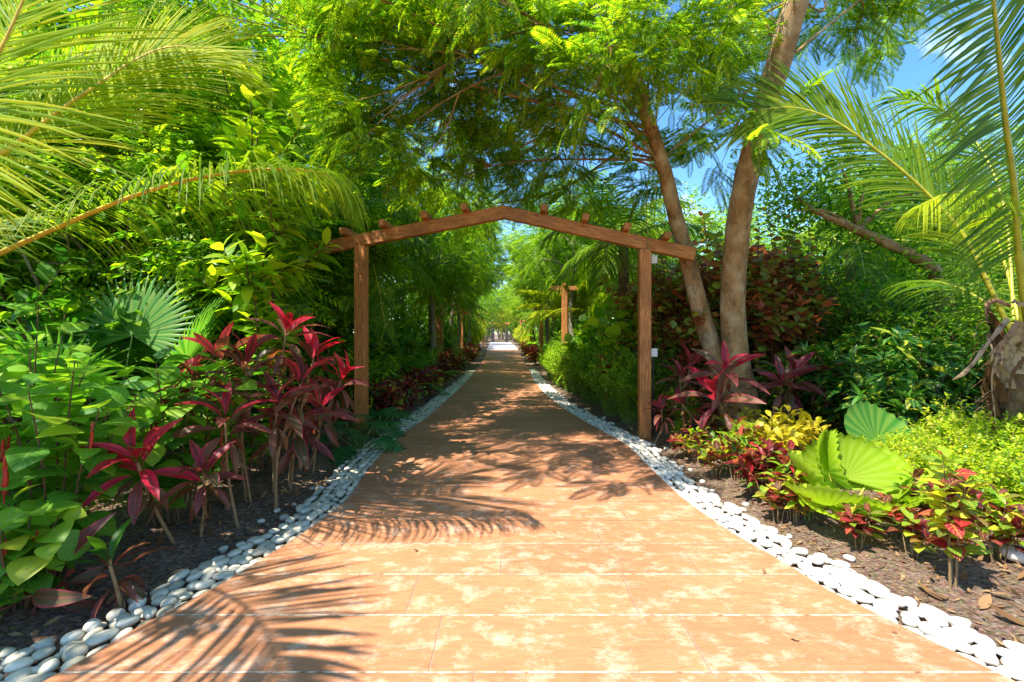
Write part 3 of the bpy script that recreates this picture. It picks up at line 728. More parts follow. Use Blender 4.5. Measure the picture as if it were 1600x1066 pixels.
ED_L = np.vstack([[(-4.2, -4), (-3.3, -1), (-2.6, .8)], G2([(70, 1064), (170, 1000), (221, 980), (266, 953), (327, 923), (419, 867), (476, 831), (540, 782), (565, 748), (600, 705), (635, 674), (672, 648), (712, 612), (736, 588)]), [(-1.5, 19), (-1.62, 26), (-2.0, 35), (-2.6, 52), (-3.5, 75)]])
ED_R = np.vstack([[(4.4, -4), (3.4, -1), (2.7, .8)], G2([(1582, 1062), (1479, 1014), (1376, 961), (1288, 919), (1224, 877), (1155, 839), (1098, 801), (1060, 772), (1010, 725), (980, 695), (950, 678), (905, 653), (870, 630), (847, 610), (833, 592), (828, 579)]), [(.62, 24), (.55, 35), (.3, 52), (-.3, 75)]])


def edge(E, y): return np.interp(y, E[:, 1], E[:, 0])


def spline_edge(E, n=240):
    c = cat_rom(np.c_[E, np.zeros(len(E))], n * 4)[:, :2]; s = np.r_[0, np.cumsum(np.linalg.norm(np.diff(c, axis=0), axis=1))]
    u = np.linspace(0, 1, n) ** 1.6 * s[-1]; return np.c_[np.interp(u, s, c[:, 0]), np.interp(u, s, c[:, 1])]


SL, SR = spline_edge(ED_L), spline_edge(ED_R)
rs = np.random.RandomState(5)


def slab(name, A, B, ztop, zbot, m):
    n = len(A); mb = MB(); k = 9; t = np.linspace(0, 1, k)[None, :, None]
    V = A[:, None] * (1 - t) + B[:, None] * t; V = np.concatenate([V, np.full((n, k, 1), ztop)], 2).reshape(-1, 3)
    q = (np.arange(n - 1)[:, None] * k + np.arange(k - 1)[None]).ravel(); mb.add(V, np.stack([q, q + 1, q + k + 1, q + k], 1), V[:, :2])
    for E, fl in ((A, 0), (B, 1)):
        W_ = np.concatenate([np.c_[E, np.full(n, ztop)], np.c_[E, np.full(n, zbot)]]); a = np.arange(n - 1)
        F = np.stack([a, a + 1, a + 1 + n, a + n], 1); mb.add(W_, F[:, ::-1] if fl else F, W_[:, :2])
    return mb.build(name, m, None, smooth=False)


near_n = np.searchsorted(SL[:, 1], 41.5); near_m = np.searchsorted(SR[:, 1], 41.5)
YY = np.concatenate([np.linspace(-4, 8, 120), np.linspace(8.15, 41.5, 110)])
def ex(S_, y): return np.interp(y, S_[:, 1], S_[:, 0])
tag(slab('path', np.c_[ex(SL, YY), YY], np.c_[ex(SR, YY), YY], 0.0, -.12, M['paving']), 'orange stained concrete path cut into long boards', 'path', kind='structure')
Y2 = np.linspace(41.5, 75, 20)
tag(slab('far_path', np.c_[ex(SL, Y2) - .1, Y2], np.c_[ex(SR, Y2) + .1, Y2], -.002, -.12, M['pale_paving']), 'pale grey stretch of path at its far sunlit end', 'path', kind='structure')


def dist_path(x, y): return np.maximum(ex(SL, y) - x, x - ex(SR, y))


def ground_z(x, y):
    d = dist_path(x, y); s = np.clip((d - .36) / .5, 0, 1)
    z = -.055 + .075 * s * s * (3 - 2 * s) + np.clip(d - 1, 0, 8) * .012
    return z + s * (.018 * np.sin(3.1 * x + 1.7 * y) * np.sin(2.3 * y - x) + .010 * np.sin(9.3 * x) * np.cos(8.1 * y + 2 * x))


xs = np.concatenate([-np.geomspace(400, 8.1, 22), np.linspace(-8, 8, 230), np.geomspace(8.1, 400, 22)])
ys = np.concatenate([[-200, -60, -20, -8], np.linspace(-4, 12, 200), np.linspace(12.3, 40, 70), np.geomspace(42, 900, 26)])
X, Y = np.meshgrid(xs, ys); Z = np.where((np.abs(X) < 9) & (Y < 45) & (Y > -5), ground_z(X, np.clip(Y, -4, 75)), -.0) + 0
Z = np.where(dist_path(X, np.clip(Y, -4, 75)) < .02, -.1, Z); Z = np.where((Y > 45) | (Y < -5), -.1, Z)
near = (np.abs(X) < 9) & (Y < 14) & (Y > -4) & (dist_path(X, np.clip(Y, -4, 75)) > .4)
Z = Z + near * rs.normal(0, .006, Z.shape)
mb = MB(); k = len(xs); q = (np.arange(len(ys) - 1)[:, None] * k + np.arange(k - 1)[None]).ravel()
mb.add(np.stack([X, Y, Z], -1).reshape(-1, 3), np.stack([q, q + 1, q + k + 1, q + k], 1), np.stack([X, Y], -1).reshape(-1, 2))
tag(mb.build('ground', M['soil']), 'brown mulch and soil of the planting beds', 'ground', kind='structure')

# ------------------------------------------------------------------ pebble borders
def ico(sub):
    import bmesh
    bm = bmesh.new(); bmesh.ops.create_icosphere(bm, subdivisions=sub, radius=1); V = np.array([v.co[:] for v in bm.verts]); F = np.array([[v.index for v in f.verts] for f in bm.faces]); bm.free(); return V, F


IV, IF = ico(3); IV2, IF2 = ico(2)
def pebble_shape(V, seed):
    r = np.random.RandomState(seed); p = V.copy()
    for _ in range(5):
        a = nrm(r.normal(size=3)); p = p * (1 + .09 * np.sin(V @ a * r.uniform(1.5, 3) + r.uniform(0, 6)))[:, None]
    return np.sign(p) * np.abs(p) ** np.array([.95, .95, .85])


def pebble_spots(S_, side):
    """positions along the path edge, in staggered lines of touching stones"""
    d = np.gradient(S_, axis=0); T = nrm(d); N = np.stack([T[:, 1], -T[:, 0]], 1) * (1 if side > 0 else -1)
    s = np.r_[0, np.cumsum(np.linalg.norm(np.diff(S_, axis=0), axis=1))]; out = []
    rows = 5
    for r in range(rows):
        u = 3.2 + rs.uniform(0, .1)
        while True:
            L = rs.uniform(.075, .128) if r else rs.uniform(.08, .12)
            u += L * .5 + .003
            x, y = np.interp(u, s, S_[:, 0]), np.interp(u, s, S_[:, 1])
            if y > (18.6 if side < 0 else 19.4): break
            nx, ny = np.interp(u, s, N[:, 0]), np.interp(u, s, N[:, 1]); tx, ty = np.interp(u, s, T[:, 0]), np.interp(u, s, T[:, 1])
            wid = .072 * (1 - .35 * np.clip((y - 14) / 5, 0, 1)); off = .045 + r * wid + rs.uniform(-.012, .012) + (rs.uniform(0, .03) if r == rows - 1 else 0)
            if not (r == rows - 1 and rs.rand() < .3): out.append((x + nx * off, y + ny * off, math.atan2(ty, tx) + rs.normal(0, .28), L, rs.uniform(.062, .082), rs.uniform(.035, .055), r))
            u += L * .5
    for _ in range(16):      # strays lying loose on the bed
        u = rs.uniform(4, 14); x, y = np.interp(u, s, S_[:, 0]), np.interp(u, s, S_[:, 1]); nx, ny = np.interp(u, s, N[:, 0]), np.interp(u, s, N[:, 1]); off = .42 + rs.uniform(0, .12)
        out.append((x + nx * off, y + ny * off, rs.uniform(0, 3), rs.uniform(.05, .09), .055, .04, 6))
    return out


for side, S_, mk, lab, grp in ((-1, SL, 'pebble_l', 'smooth white pebble shade toned to grey green in the border left of the path', 'pebbles bordering the left of the path'),
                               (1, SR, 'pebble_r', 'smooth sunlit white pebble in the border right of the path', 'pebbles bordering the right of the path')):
    sp = pebble_spots(S_, side); vis = [p for p in sp if p[1] > 1.9]; vis.sort(key=lambda p: p[0] ** 2 + p[1] ** 2)
    near_p = vis[:149]; ids = set(map(id, near_p)); rest = [p for p in sp if id(p) not in ids]
    protos = []
    for i, (x, y, a, L, w, h, r) in enumerate(near_p):
        if len(protos) < 7:
            b = MB(); V = pebble_shape(IV, 40 + i) * .5; b.add(V, IF, V[:, :2] + .5); o = b.build('pebble', M[mk]); protos.append(o)
        else:
            o = protos[i % 7].copy(); COL.objects.link(o)
        o.location = (x, y, (-.055 + h * .5 + .012 * (r % 2)) if r < 6 else float(ground_z(np.array(x), np.array(y))) + h * .3); o.rotation_euler = (rs.normal(0, .14), rs.normal(0, .14), a); o.scale = (L, w, h)
        if r == 6: tag(o, 'small loose pebble strayed onto the mulch ' + ('left' if side < 0 else 'right') + ' of the border', 'pebble', 'stray pebbles on the mulch')
        else: tag(o, lab, 'pebble', grp)
    for _ in range(len(sp) // 2):      # small stones filling the gaps underneath
        p_ = sp[rs.randint(len(sp))]
        if p_[6] < 6: rest.append((p_[0] + rs.normal(0, .04), p_[1] + rs.normal(0, .04), rs.uniform(0, 6), rs.uniform(.045, .07), rs.uniform(.04, .05), .03, 0))
    rest = [p for p in rest if dist_path(np.array(p[0]), np.array(p[1])) > .02]
    b = MB()
    for v_ in range(6):
        V = pebble_shape(IV2, 80 + v_) * .5; sel = rest[v_::6]; Ms = np.zeros((len(sel), 4, 4))
        for j, (x, y, a, L, w, h, r) in enumerate(sel):
            Ms[j] = np.array(Matrix.Translation((x, y, (-.055 + h * .5 + .012 * (r % 2)) if r < 6 else float(ground_z(np.array(x), np.array(y))) + h * .3)) @ Matrix.Rotation(a, 4, 'Z') @ Matrix.Rotation(rs.normal(0, .14), 4, 'X') @ Matrix.Diagonal((L, w, h, 1)))
        b.inst((V, IF2, V[:, :2]), Ms)
    tag(b.build('pebbles', M[mk]), ('shade toned' if side < 0 else 'white') + ' pebbles running along the %s of the path into the distance' % ('left' if side < 0 else 'right'), 'pebbles', kind='stuff')

# ------------------------------------------------------------------ timber arch over the path
PL, PR = np.array([-2.35, 7.1]), np.array([1.95, 6.7]); au = (PR - PL) / np.linalg.norm(PR - PL); an_ = np.array([-au[1], au[0]])
def apt(X, off=0): Yv = PL[1] + (X - PL[0]) * (PR[1] - PL[1]) / (PR[0] - PL[0]); return np.array([X + an_[0] * off, Yv + an_[1] * off])
RX, RZ, KL, KR = -.10, 3.335, .172, .25
def beam_z(X): return RZ - (KL * (RX - X) if X < RX else KR * (X - RX))


def timber(name, parent, a, b, w, h, upv=(0, 0, 1), m='wood', bev=.008, rings=1):
    """squared timber from a to b; UV runs along the grain"""
    a, b = np.array(a, float), np.array(b, float); d = b - a; L = np.linalg.norm(d); x = d / L; y = nrm(np.cross(np.array(upv, float), x)); z = np.cross(x, y)
    mb = MB(); box(mb, (0, 0, 0), (L, w, h), None, bev); V = mb.V[0]
    mb.UV[0] = np.c_[V[:, 0] + a[0] * 3.7 + a[2], (V[:, 1] * 1.0 + V[:, 2]) + a[1]]
    mb.V[0] = V @ np.array([x, y, z]) + (a + b) / 2
    return mb.build(name, M[m], parent, smooth=False)


arch = thing('garden_arch', 'large peaked timber arch spanning the path on two square posts', 'arch', (*apt(RX), 0))
for Xp in (PL[0], PR[0]):
    p = apt(Xp); s_ = -KR if Xp > 0 else KL
    timber('post', arch, (*p, -.25), (*p, beam_z(Xp) - .09), .168, .168, (au[0], au[1], 0))
for X0, X1 in ((-3.24, RX + .02), (RX - .02, 2.66)):
    p, q_ = apt(X0), apt(X1); timber('beam', arch, (*p, beam_z(X0)), (*q_, beam_z(X1) if X1 > 1 or X0 > -1 else RZ + .003), .12 if X0 < -1 else .116, .188 if X0 < -1 else .184)
for px in (532, 596, 663, 727, 851, 914, 976, 1035):
    Xb = (px - 800) / FPX * 6.75; s_ = KL if Xb < RX else -KR; z = beam_z(Xb) + .139; tdir = nrm(np.array([au[0], au[1], s_]))
    p, q_ = apt(Xb, -.24), apt(Xb, .24); timber('rafter_end', arch, (*p, z), (*q_, z), .10, .10, np.cross((an_[0], an_[1], 0), tdir) * -1)

# ------------------------------------------------------------------ T shaped posts farther down the path
def t_post(label, px, top_py, Y, w, arm, rot=0, lamp=False):
    b = P(px, top_py, Y); H = b[2]; t = thing('pergola_post', label, 'post', (b[0], Y, 0), rot, 'timber posts along the path')
    timber('post', t, (b[0], Y, -.2), (b[0], Y, H - .15), w, w, (1, 0, 0)); timber('crossarm', t, (b[0] - arm, Y, H - .09), (b[0] + arm, Y, H - .09), .12, .12)
    timber('cap', t, (b[0], Y - .16, H + .02), (b[0], Y + .16, H + .02), .11, .09)
    for sg in (-1, 1): timber('brace', t, (b[0] + sg * .07, Y, H - .30), (b[0] + sg * .2, Y, H - .155), .05, .05)
    return t


t_post('nearer dark T shaped timber post behind the green hedge on the right', 882, 446, 13.4, .16, .40)
t_post('sunlit slender T shaped post beside the far right bed', 846, 480, 21, .17, .36)
t_post('timber post under the drooping palm frond, left of the path', 687, 472, 17, .23, .40)
t_post('slim T shaped post deeper in the left bed, second from the arch', 721, 486, 24, .18, .42)
t_post('farthest left timber post before the yellow bushes', 738, 500, 38, .26, .5)
t_post('dark post in the shade of the paddle leaves on the right', 830, 490, 33, .2, .4)
lan = thing('hanging_lantern', 'small dark lantern hanging under the crossarm of the right post', 'lantern', (1.15, 13.4, 2.28))
mb = MB(); tube(mb, [(1.15, 13.4, 2.70), (1.15, 13.4, 2.50)], .006, 4); mb.build('wire', M['dark_metal'], lan)
mb = MB(); tube(mb, [(1.15, 13.4, 2.28), (1.15, 13.4, 2.3), (1.15, 13.4, 2.44), (1.15, 13.4, 2.45), (1.15, 13.4, 2.5)], [.02, .075, .085, .1, .01], 6); mb.build('lamp_body', M['dark_metal'], lan)

# pavilion at the end of the path
gt = thing('garden_gate', 'open gateway of dark pillars closing the far end of the path', 'gate', (-1.95, 76, 0))
for x_ in (-3.2, -.9): timber('pillar', gt, (x_, 76, -.2), (x_, 76, 3.0), .45, .45, (1, 0, 0), 'dark_metal', .03)
timber('lintel', gt, (-3.9, 76, 3.15), (-.3, 76, 3.15), .5, .3)
for Yb, x0, x1, zz in ((55, -6.5, -3.3, 3.0), (57, .9, 4.2, 3.0)):
    pg = thing('timber_pergola', 'pale timber pergola ' + ('above the yellow bushes left of the far path' if x0 < -5 else 'half hidden right of the far path'), 'pergola', ((x0 + x1) / 2, Yb, 0))
    for x_ in (x0 + .2, x1 - .2): timber('post', pg, (x_, Yb, -.1), (x_, Yb, zz - .13), .2, .2, (1, 0, 0))
    timber('beam', pg, (x0, Yb, zz), (x1, Yb, zz), .16, .26)
    for i in range(6): x_ = x0 + .2 + i * (x1 - x0 - .4) / 5; timber('rafter', pg, (x_, Yb - .9, zz + .22), (x_, Yb + .9, zz + .22), .1, .16)

# small white lamps on the right post
for (px, py, lab, zb) in ((1021, 406, 'small ribbed white lamp fixed high on the right arch post', None), (1021, 551, 'small ribbed white lamp on a thin stake beside the right post', 0)):
    c_ = P(px, py, 6.72); l_ = thing('garden_lamp', lab, 'lamp', c_ if zb is None else (c_[0], c_[1], 0))
    mb = MB()
    for i in range(5): box(mb, c_ + (0, 0, (i - 2) * .024), (.10, .09, .017), None, .003)
    box(mb, c_, (.082, .07, .12), None, .003); mb.build('lamp_head', M['white'], l_, smooth=False)
    mb = MB()
    if zb is None: box(mb, c_ + (-.052, .01, 0), (.03, .03, .03), None, .003)
    else: tube(mb, [(c_[0], c_[1], -.05), (c_[0], c_[1], c_[2] - .06)], .009, 6)
    mb.build('bracket' if zb is None else 'stake', M['dark_metal'], l_)
mb = MB(); p0 = P(1012, 240, 6.2); tube(mb, cat_rom([P(1013, 392, 6.62), P(1010, 320, 6.5), P(1017, 240, 6.3)], 9), .007, 5)
tag(mb.build('support_wire', M['stem_green']), 'thin pale wire rising from the right arch post into the tree', 'wire')
# ------------------------------------------------------------------ big trees
def hero_tree():
    """flamboyant tree right of the path: one foot, two leaning stems, feathery crown over the path"""
    base = np.array([3.38, 6.8, 0.]); root = thing('flamboyant_tree', 'tall feathery leaved tree with two smooth leaning stems right of the arch', 'tree', base)
    rs = np.random.RandomState(11); mt = MB()
    Bp = [base - (0, 0, .2), P(1162, 640, 6.75), P(1148, 540, 6.7), P(1146, 440, 6.55), P(1160, 310, 6.2), P(1187, 200, 5.7), P(1216, 100, 5.4), P(1248, -10, 5.1), P(1290, -140, 4.8)]
    Ap = [P(1152, 690, 6.85), P(1128, 590, 6.95), P(1100, 505, 7.0), P(1078, 420, 7.0), P(1056, 340, 6.8), P(1036, 260, 6.5), P(1010, 180, 6.2), P(984, 90, 5.9), P(965, -20, 5.8)]
    B_, A_ = cat_rom(Bp, 40), cat_rom(Ap, 40)
    tube(mt, B_, np.interp(np.linspace(0, 1, 40), [0, .08, .2, .5, 1], [.36, .245, .18, .155, .12]), 16, knobs=.022, rs=rs)
    tube(mt, A_, np.interp(np.linspace(0, 1, 40), [0, .15, .5, 1], [.18, .15, .11, .075]), 14, knobs=.022, rs=rs)
    SH = [(t[0] - .5 * h, t[1] - .36 * h, h, r) for t, h, r in (((1.3, 4.9), 4.6, .42), ((.6, 5.2), 4.9, .45), ((1.0, 5.9), 4.9, .5), ((1.7, 6.2), 5.0, .5), ((.1, 6.3), 5.3, .45), ((.9, 7.0), 5.2, .55), ((1.8, 7.3), 5.4, .55), ((2.1, 5.2), 4.6, .35), ((-.7, 6.0), 5.4, .5), ((-1.3, 7.2), 5.6, .6))]  # crown clumps mostly above the view, added so their shade falls on the path
    cl = [(545, 70, 6, .6), (600, 130, 6, .6), (560, 190, 5.6, .45), (640, 60, 6, .7), (690, 140, 6.5, .6), (625, 225, 6, .4), (750, 70, 6, .7), (715, 215, 7.4, .5), (820, 30, 5.2, .6), (790, 170, 7, .6), (870, 120, 6, .6), (850, 235, 7.5, .6),
          (925, 50, 5, .5), (930, 170, 6.6, .6), (990, 20, 4.6, .45), (1050, 60, 5, .45), (1095, 110, 6, .45), (1070, 190, 6.6, .45), (1110, 30, 5, .4), (905, 295, 8, .5), (1040, 130, 6, .5), (1000, 270, 7, .4),
          (1190, 30, 7, .4), (1290, 10, 7, .6), (1360, 50, 7.5, .5), (700, -60, 6, .8), (850, -80, 5.6, .8), (560, -40, 6, .7), (1000, -120, 5.6, .8), (1150, -120, 6, .7), (1300, -120, 6, .8), (780, -220, 7, .9), (950, -260, 7, .9), (1130, -300, 7, .9), (640, -200, 7.5, .9),
          (700, 290, 8.5, .5), (760, 245, 8.5, .55), (825, 285, 9, .5), (665, 265, 7.6, .45), (745, 330, 9.6, .4), (800, 230, 8, .5), (1185, 195, 4.7, .22), (940, 110, 4.6, .3), (1400, -40, 6.4, .6), (1130, 235, 6.6, .35)]
    cl = [c for c in cl if c[3] > 0]; C_ = np.array([P(a, b, c) for a, b, c, _ in cl] + [s_[:3] for s_ in SH]); Rd = np.array([c[3] for c in cl] + [s_[3] for s_ in SH])
    for c_, r_ in zip(C_, Rd):
        src = A_ if c_[0] < 1.9 else B_; s = src[rs.randint(24, 39)]; mid = s * .45 + c_ * .55 + rs.normal(0, .15, 3) + (0, 0, .12)
        p = cat_rom([s, mid, c_ + rs.normal(0, .1, 3)], 10); d_ = np.linalg.norm(c_ - s); tube(mt, p, np.linspace(.008 + .0035 * d_, .006, 10), 5)
        for q in range(3): e = c_ + sphere_pts(rs, 1)[0] * r_; tube(mt, cat_rom([p[6], (p[6] + e) / 2 + rs.normal(0, .08, 3), e], 6), np.linspace(.012, .004, 6), 4)
    mt.build('trunk', M['bark_warm'], root)
    mb = MB(); Ps, Ds = [], []
    n_cl = len(cl)
    for k_c, (c_, r_) in enumerate(zip(C_, Rd)):
        nt = int((38 if k_c < n_cl else 19) * (r_ / .6) ** 2.0) + 3; o = sphere_pts(rs, nt, .3) * r_ * (1, 1, .75); outd = nrm(c_ - np.array([2.2, 6.2, 3.])) * .6
        for oo in o:
            td = nrm(oo / r_ + outd + rs.normal(0, .35, 3) - (0, 0, .25)); side = nrm(np.cross(td, [0, 0, 1.]))
            for k in range(5):
                sg = 1 if k % 2 else -1; Ps.append(c_ + oo + td * .07 * k); Ds.append(td * .8 + side * sg * (.75 if k < 4 else .1) + rs.normal(0, .15, 3) - (0, 0, .1))
    Ps, Ds = np.array(Ps), np.array(Ds); n = len(Ps); Fm = frames(Ps, Ds, np.array([0, 0, 1.]) + rs.normal(0, .35, (n, 3)), rs.uniform(.26, .52, n))
    s = rs.rand(n); mb.inst(T_FEAT, Fm[s < .6], 0); mb.inst(T_FEAT, Fm[s >= .6], 1)
    mb.build('crown', [M['leaf_feather'], M['leaf_bright']], root)


T_FEAT = feather_tpl(16, .22, .042)
hero_tree()

TA = Proto(tree('broadleaf_tree', 'x', 'tree', 8.5, .14, (0, 0, 5.2, 2.5, 2.5, 3.0), T_OV2, .19, 1000, 8, [('leaf_dark', .35), ('leaf_mid', .65)], 21, nb=30, blob_r=1.0, base_h=.2))
TB = Proto(tree('broadleaf_tree', 'x', 'tree', 7.5, .12, (0, 0, 4.6, 2.3, 2.3, 2.7), T_OV2, .16, 1050, 9, [('leaf_mid', .5), ('leaf_bright', .5)], 22, nb=28, blob_r=.9, base_h=.2))
TC = Proto(tree('feathery_tree', 'x', 'tree', 8.5, .14, (0, 0, 6.0, 2.7, 2.7, 2.2), T_FEA, .5, 620, 5, [('leaf_feather', .7), ('leaf_bright', .3)], 23, nb=24, blob_r=.95, base_h=.5))
TD = Proto(tree('small_leaved_tree', 'x', 'tree', 9, .15, (0, 0, 5.6, 3.0, 3.0, 3.3), T_FAR, .19, 1350, 8, [('leaf_dark', .3), ('leaf_mid', .5), ('leaf_bright', .2)], 24, nb=34, blob_r=1.1, base_h=.15))
TE = Proto(tree('pinnate_leaved_tree', 'x', 'tree', 4.6, .06, (0, 0, 2.7, 1.4, 1.4, 1.9), T_PIN, .42, 420, 5, [('leaf_mid', .65), ('leaf_bright', .35)], 25, nb=20, blob_r=.55, base_h=.1, trunk_mat='stem_brown', twig_len=.4))
TF = Proto(tree('pinnate_leaved_tree', 'x', 'tree', 5.4, .05, (0, 0, 4.0, .9, .9, 1.2), T_PIN, .40, 170, 5, [('leaf_bright', .8), ('leaf_gold', .2)], 26, nb=10, blob_r=.5, base_h=.3, trunk_mat='stem_brown', twig_len=.4))
rs = np.random.RandomState(77)
LT = 'trees filling the left side behind the beds'; RT = 'trees behind the right bed'
# left wall of trees
for (pr, x, y, sc, lab) in [
    (TA, -5.8, 8.2, 1.0, 'dense dark broadleaf tree behind the near left cordylines'),
    (TB, -8.6, 8.0, 1.05, 'fresh green broadleaf tree at the far left edge of the photo'),
    (TD, -10.8, 11.5, 1.15, 'tall small leaved tree seen through the top left palm fronds'),
    (TD, -6.6, 11.8, 1.05, 'small leaved tree rising behind the left arch post'),
    (TA, -4.5, 14.0, .8, 'dark broadleaf tree over the second left post'),
    (TC, -4.6, 12.0, .85, 'feathery tree arching over the left half of the arch'),
    (TD, -8.2, 17.5, 1.2, 'tall tree in the second row on the left'),
    (TB, -4.9, 20.0, .95, 'fresh green tree on the left halfway down the path'),
    (TD, -5.6, 27.0, 1.0, None), (TA, -4.6, 34.0, .95, None), (TB, -6.2, 42.0, 1.0, None), (TD, -9.5, 25.0, 1.2, None), (TD, -11.5, 33, 1.2, None), (TD, -14, 19, 1.3, None), (TD, -16, 12, 1.25, None), (TD, -8.5, 50, 1.1, None), (TA, -13, 44, 1.2, None), (TD, -19, 27, 1.4, None), (TD, -8, 64, 1.1, None),
    # right
    (TD, 5.3, 13.5, .62, 'small leaved tree behind the two leaning stems'),
    (TB, 8.4, 12.0, .70, 'fresh green tree behind the copper leaved shrub'),
    (TA, 3.6, 17.5, .78, 'dark broadleaf tree right of the path behind the T shaped post'),
    (TC, 12.5, 14.0, .90, 'yellow green feathery tree against the blue sky on the right'),
    (TD, 12.0, 10.0, .62, 'leafy tree filling the right edge behind the coconut palm'),
    (TB, 4.4, 25.0, .92, 'fresh green tree leaning over the far path from the right'),
    (TC, 2.9, 20.0, .80, 'feathery tree above the second right post'),
    (TD, 6.8, 19.0, .72, None), (TD, 10.5, 20.0, .8, None), (TD, 15, 19, .9, None), (TA, 3.9, 33.0, .95, None), (TD, 6.6, 30.0, 1.0, None), (TD, 10, 33.0, 1.0, None), (TB, 3.6, 42.0, .9, None), (TD, 7, 50, 1.1, None), (TD, 14, 28, 1.0, None), (TD, 19, 24, 1.1, None), (TD, 6, 64, 1.1, None), (TB, 3.4, 52, .9, None), (TB, -6.5, 54, .8, None),
    (TD, -4.5, 82, .9, None), (TD, 1.2, 84, .9, None), (TD, -6.5, 95, 1.3, None), (TD, -12, 90, 1.5, None), (TD, 3, 92, 1.3, None), (TD, 9, 90, 1.5, None), (TA, -2.5, 108, 1.5, None), (TD, 1, 112, 1.6, None), (TD, -8, 112, 1.7, None), (TD, 14, 100, 1.6, None), (TD, -18, 100, 1.6, None),
    (TC, -2.4, 13.6, .74, 'feathery tree hanging low over the path just beyond the arch, left side'), (TC, 2.5, 16.0, .80, 'feathery tree hanging over the path behind the nearer T shaped post'), (TC, 1.9, 21.5, .85, 'feathery tree between the two right posts'), (TC, 1.8, 33, .9, 'feathery tree over the far path, right side'), (TC, -2.9, 31, .95, 'feathery tree over the far path, left side'), (TC, -2.5, 19.5, .85, 'feathery tree hanging over the left edge of the path beyond the arch'), (TC, 2.3, 27, .85, 'feathery tree closing over the path from the right'), (TC, -2.9, 24, .85, 'feathery tree closing over the path from the left'), (TB, 2.6, 36, .8, None), (TB, -3.6, 38, .8, None), (TC, 1.9, 46, .9, None), (TC, -3.4, 60, .9, None), (TC, 1.6, 66, .9, None), (TB, -6.4, 0.0, .82, 'leafy tree out to the left of the viewer, shading the lower left pebbles'),
]:
    left = x < -1 and y < 85
    if y > 85: sc *= 1.0; lab, gr = 'hazy tree standing beyond the gateway at the end of the path', 'trees beyond the far gateway'
    elif lab is None: lab, gr = ('distant leafy tree deep in the planting left of the path', LT) if left else ('distant leafy tree deep in the planting right of the path', RT)
    else: gr = LT if left else RT
    pr.put((x, y, 0), rs.uniform(0, 6.28), sc, lab, gr, (rs.normal(0, .04), rs.normal(0, .04)))
for (pr, x, y, sc, lab) in [(TE, -4.3, 6.3, .9, 'dark pinnate leaved small tree directly left of the left arch post'), (TE, -6.9, 5.4, 1.0, 'pinnate leaved tree at the left edge behind the fan palm'),
                            (TE, -4.0, 9.6, .9, 'pinnate leaved small tree behind the left arch post'), (TF, -5.6, 6.4, 1.0, 'bright leaved slender tree behind the top left palm fronds'), (TF, -4.4, 7.3, 1.15, 'bright leaved slender tree between the left palms and the arch')]:
    pr.put((x, y, 0), rs.uniform(0, 6.28), sc, lab, 'small pinnate leaved trees on the left')

TB.put((-5.1, 5.7, 0), 1.0, .62, 'fresh green tree standing between the fan palm and the arch', LT); TA.put((-7.2, 6.6, 0), 2.0, .8, 'dark broadleaf tree behind the fan palm on the left', LT)
SP = Proto(shrub('sapling', 'x', 'tree', 4, 4.3, .55, leaf_tpl(.36, 4, .45, .2, .3), .27, 40, [('leaf_bright', .75), ('leaf_gold', .25)], 240, branch=7, start=.5, up=.35, srad=.018))
for x_, y_, s_, lb in ((-2.75, 5.1, 1.0, 'slender sapling with large glowing yellow green leaves above the low palm frond'), (-3.9, 6.0, 1.08, 'leggy sapling with bright leaves behind the top left palm fronds')): SP.put((x_, y_, 0), x_, s_, lb, 'bright leaved saplings')
# crooked limb tree on the right
ct = thing('gnarled_tree', 'old tree with a thick crooked brown limb reaching left behind the right palm', 'tree', (6.9, 7.4, 0)); rs2 = np.random.RandomState(8)
mt = MB(); tube(mt, cat_rom([(6.9, 7.4, -.2), P(1480, 520, 7.3), P(1462, 430, 7.2), P(1425, 398, 7.1), P(1380, 378, 7.0), P(1330, 355, 6.9), P(1290, 338, 6.9), P(1262, 322, 6.95), P(1240, 300, 7.0)], 34), np.interp(np.linspace(0, 1, 34), [0, .25, .5, 1], [.16, .10, .07, .015]), 10, knobs=.09, rs=rs2)
for e in ((1350, 300), (1310, 250), (1400, 330), (1240, 330), (1440, 300)): tube(mt, cat_rom([P(1340, 360, 6.95), P((1340 + e[0]) / 2, (350 + e[1]) / 2 - 10, 6.9), P(e[0], e[1], 6.9)], 8), np.linspace(.04, .01, 8), 5)
mt.build('trunk', M['bark_warm'], ct)
mb = MB(); n = 5200; cs = np.array([P(a, b, 7.2) for a, b in ((1260, 280), (1220, 300), (1270, 330), (1330, 345), (1400, 375), (1440, 410), (1320, 250), (1300, 310), (1400, 290), (1440, 340), (1350, 330), (1230, 320))]); k = rs2.randint(0, len(cs), n); pos = cs[k] + rs2.normal(0, .28, (n, 3))
mb.inst(T_OV2, frames(pos, rs2.normal(0, 1, (n, 3)) * (1, 1, .4) - (0, 0, .2), np.array([0, 0, 1.]) + rs2.normal(0, .4, (n, 3)), rs2.uniform(.07, .13, n))); mb.build('crown', M['leaf_mid'], ct)

